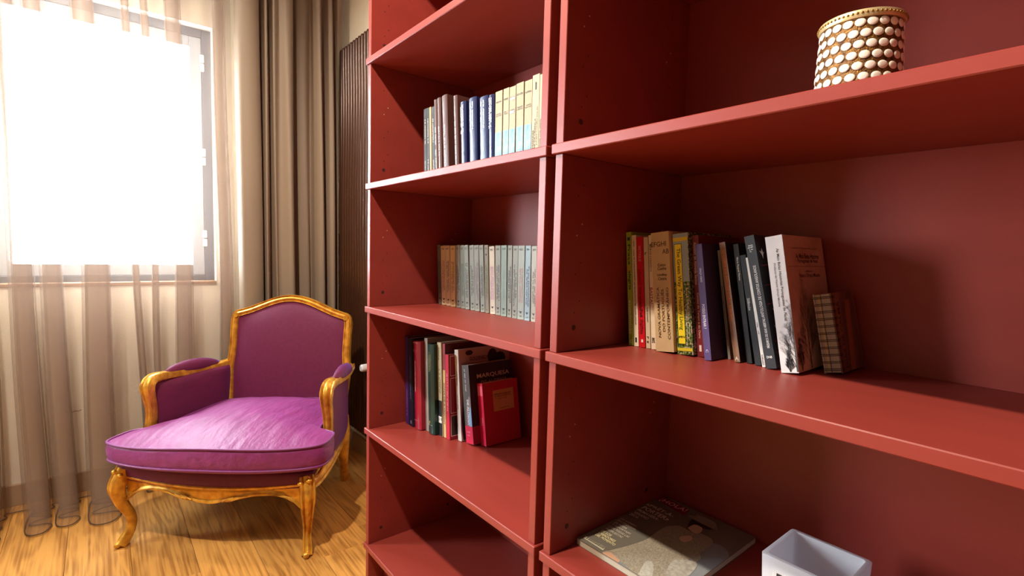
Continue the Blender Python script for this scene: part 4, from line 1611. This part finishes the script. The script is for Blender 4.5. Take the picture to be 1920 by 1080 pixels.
    for i in range(NU):
        for j in (0, NV):
            b.f.append((i * m + j, o + i * m + j, o + (i + 1) * m + j, (i + 1) * m + j))
    b.build('backrest', M_PURPLE, e, True)

    # upholstered seat base
    def outline(front, half_f, half_b, wf, wb, n=12, notch=None):
        pass
    b = MB()
    N = 30
    plan = []
    for i in range(N + 1):
        u = -.352 + .704 * i / N
        plan.append((u, bow(u * .93) + .004 - .004))
    plan += [(.350, .10), (.345, .22), (.32, .36), (.272, .52)]
    plan += [(-.272, .52), (-.32, .36), (-.345, .22), (-.350, .10)]
    c = Vector((0, .22))

    def off(pl_, k, z, dz=None):
        return [(c.x + (x - c.x) * k, c.y + (y - c.y) * k, z + (dz(x) if dz else 0)) for x, y in pl_]
    edge = lambda x: .014 * (min(abs(x), .33) / .33) ** 2.2
    b.rings([off(plan, .96, .240), off(plan, .995, .246, edge), off(plan, 1.008, .268, edge), off(plan, 1.010, .290, edge), off(plan, .99, .308), off(plan, .94, .315), off(plan, .85, .3175), off(plan, .3, .318)])
    b.build('seat_base', M_PURPLE, e, True)

    # loose T-shaped cushion with piping, slightly shifted
    half = [(0, -.098), (.08, -.096), (.16, -.088), (.24, -.074), (.32, -.052), (.375, -.028), (.397, .0), (.398, .05), (.388, .10), (.355, .125), (.318, .14), (.308, .17), (.304, .22), (.300, .30), (.288, .40), (.268, .485), (.235, .512), (.15, .518), (.07, .520)]
    plan = half + [(0, .520)] + [(-x, y) for x, y in half[:0:-1]]
    pp = [(v.x, v.y) for v in crom([(x, y, 0) for x, y in plan] + [(plan[0][0], plan[0][1], 0)], 3)][:-1]
    shift = Vector((.010, 0))
    cc = Vector((0, .20))
    rn = random.Random(4)

    def zoff(x, y):   # gentle sag towards the back, lift at the right front
        return .002 + .030 * x + .006 * math.cos(x * 9)

    def ring(k, z, wr=0.0, flatk=1.0):
        out = []
        for x, y in pp:
            X, Y = cc.x + (x - cc.x) * k, cc.y + (y - cc.y) * k
            w = wr * (math.sin(23 * X + 41 * Y) * .6 + math.sin(-37 * X + 29 * Y + 1) * .5 + math.sin(61 * X + 7 * Y))
            out.append((X + shift.x, Y + shift.y, z + zoff(X, Y) * flatk + w))
        return out
    b = MB()
    rs = [ring(.3, .319, 0, 0), ring(.9, .320, 0, .15), ring(.975, .327, 0, .3), ring(1.0, .338, 0, .45)]
    rs += [ring(1.012, .356, .0010, .6), ring(1.016, .376, .0014, .8), ring(1.012, .394, .0010, .9), ring(1.004, .408, .0006, 1)]
    for k in (.985, .95, .90, .83, .74, .64, .52, .40, .28, .16, .06, .004):
        rs.append(ring(k, .408 + .050 * (1 - k ** 2.6), .0012 * (1 - k) + .0004))
    b.rings(rs)
    cu = b.build('seat_cushion', M_CUSH, e, True)
    b = MB()
    for k, z, fk in ((1.008, .410, 1), (1.004, .338, .45)):
        r = ring(k, z, 0, fk)
        b.tube(r + r[:1], .0042, 6, False)
    b.build('piping', M_PIPE, cu, True)


armchair()
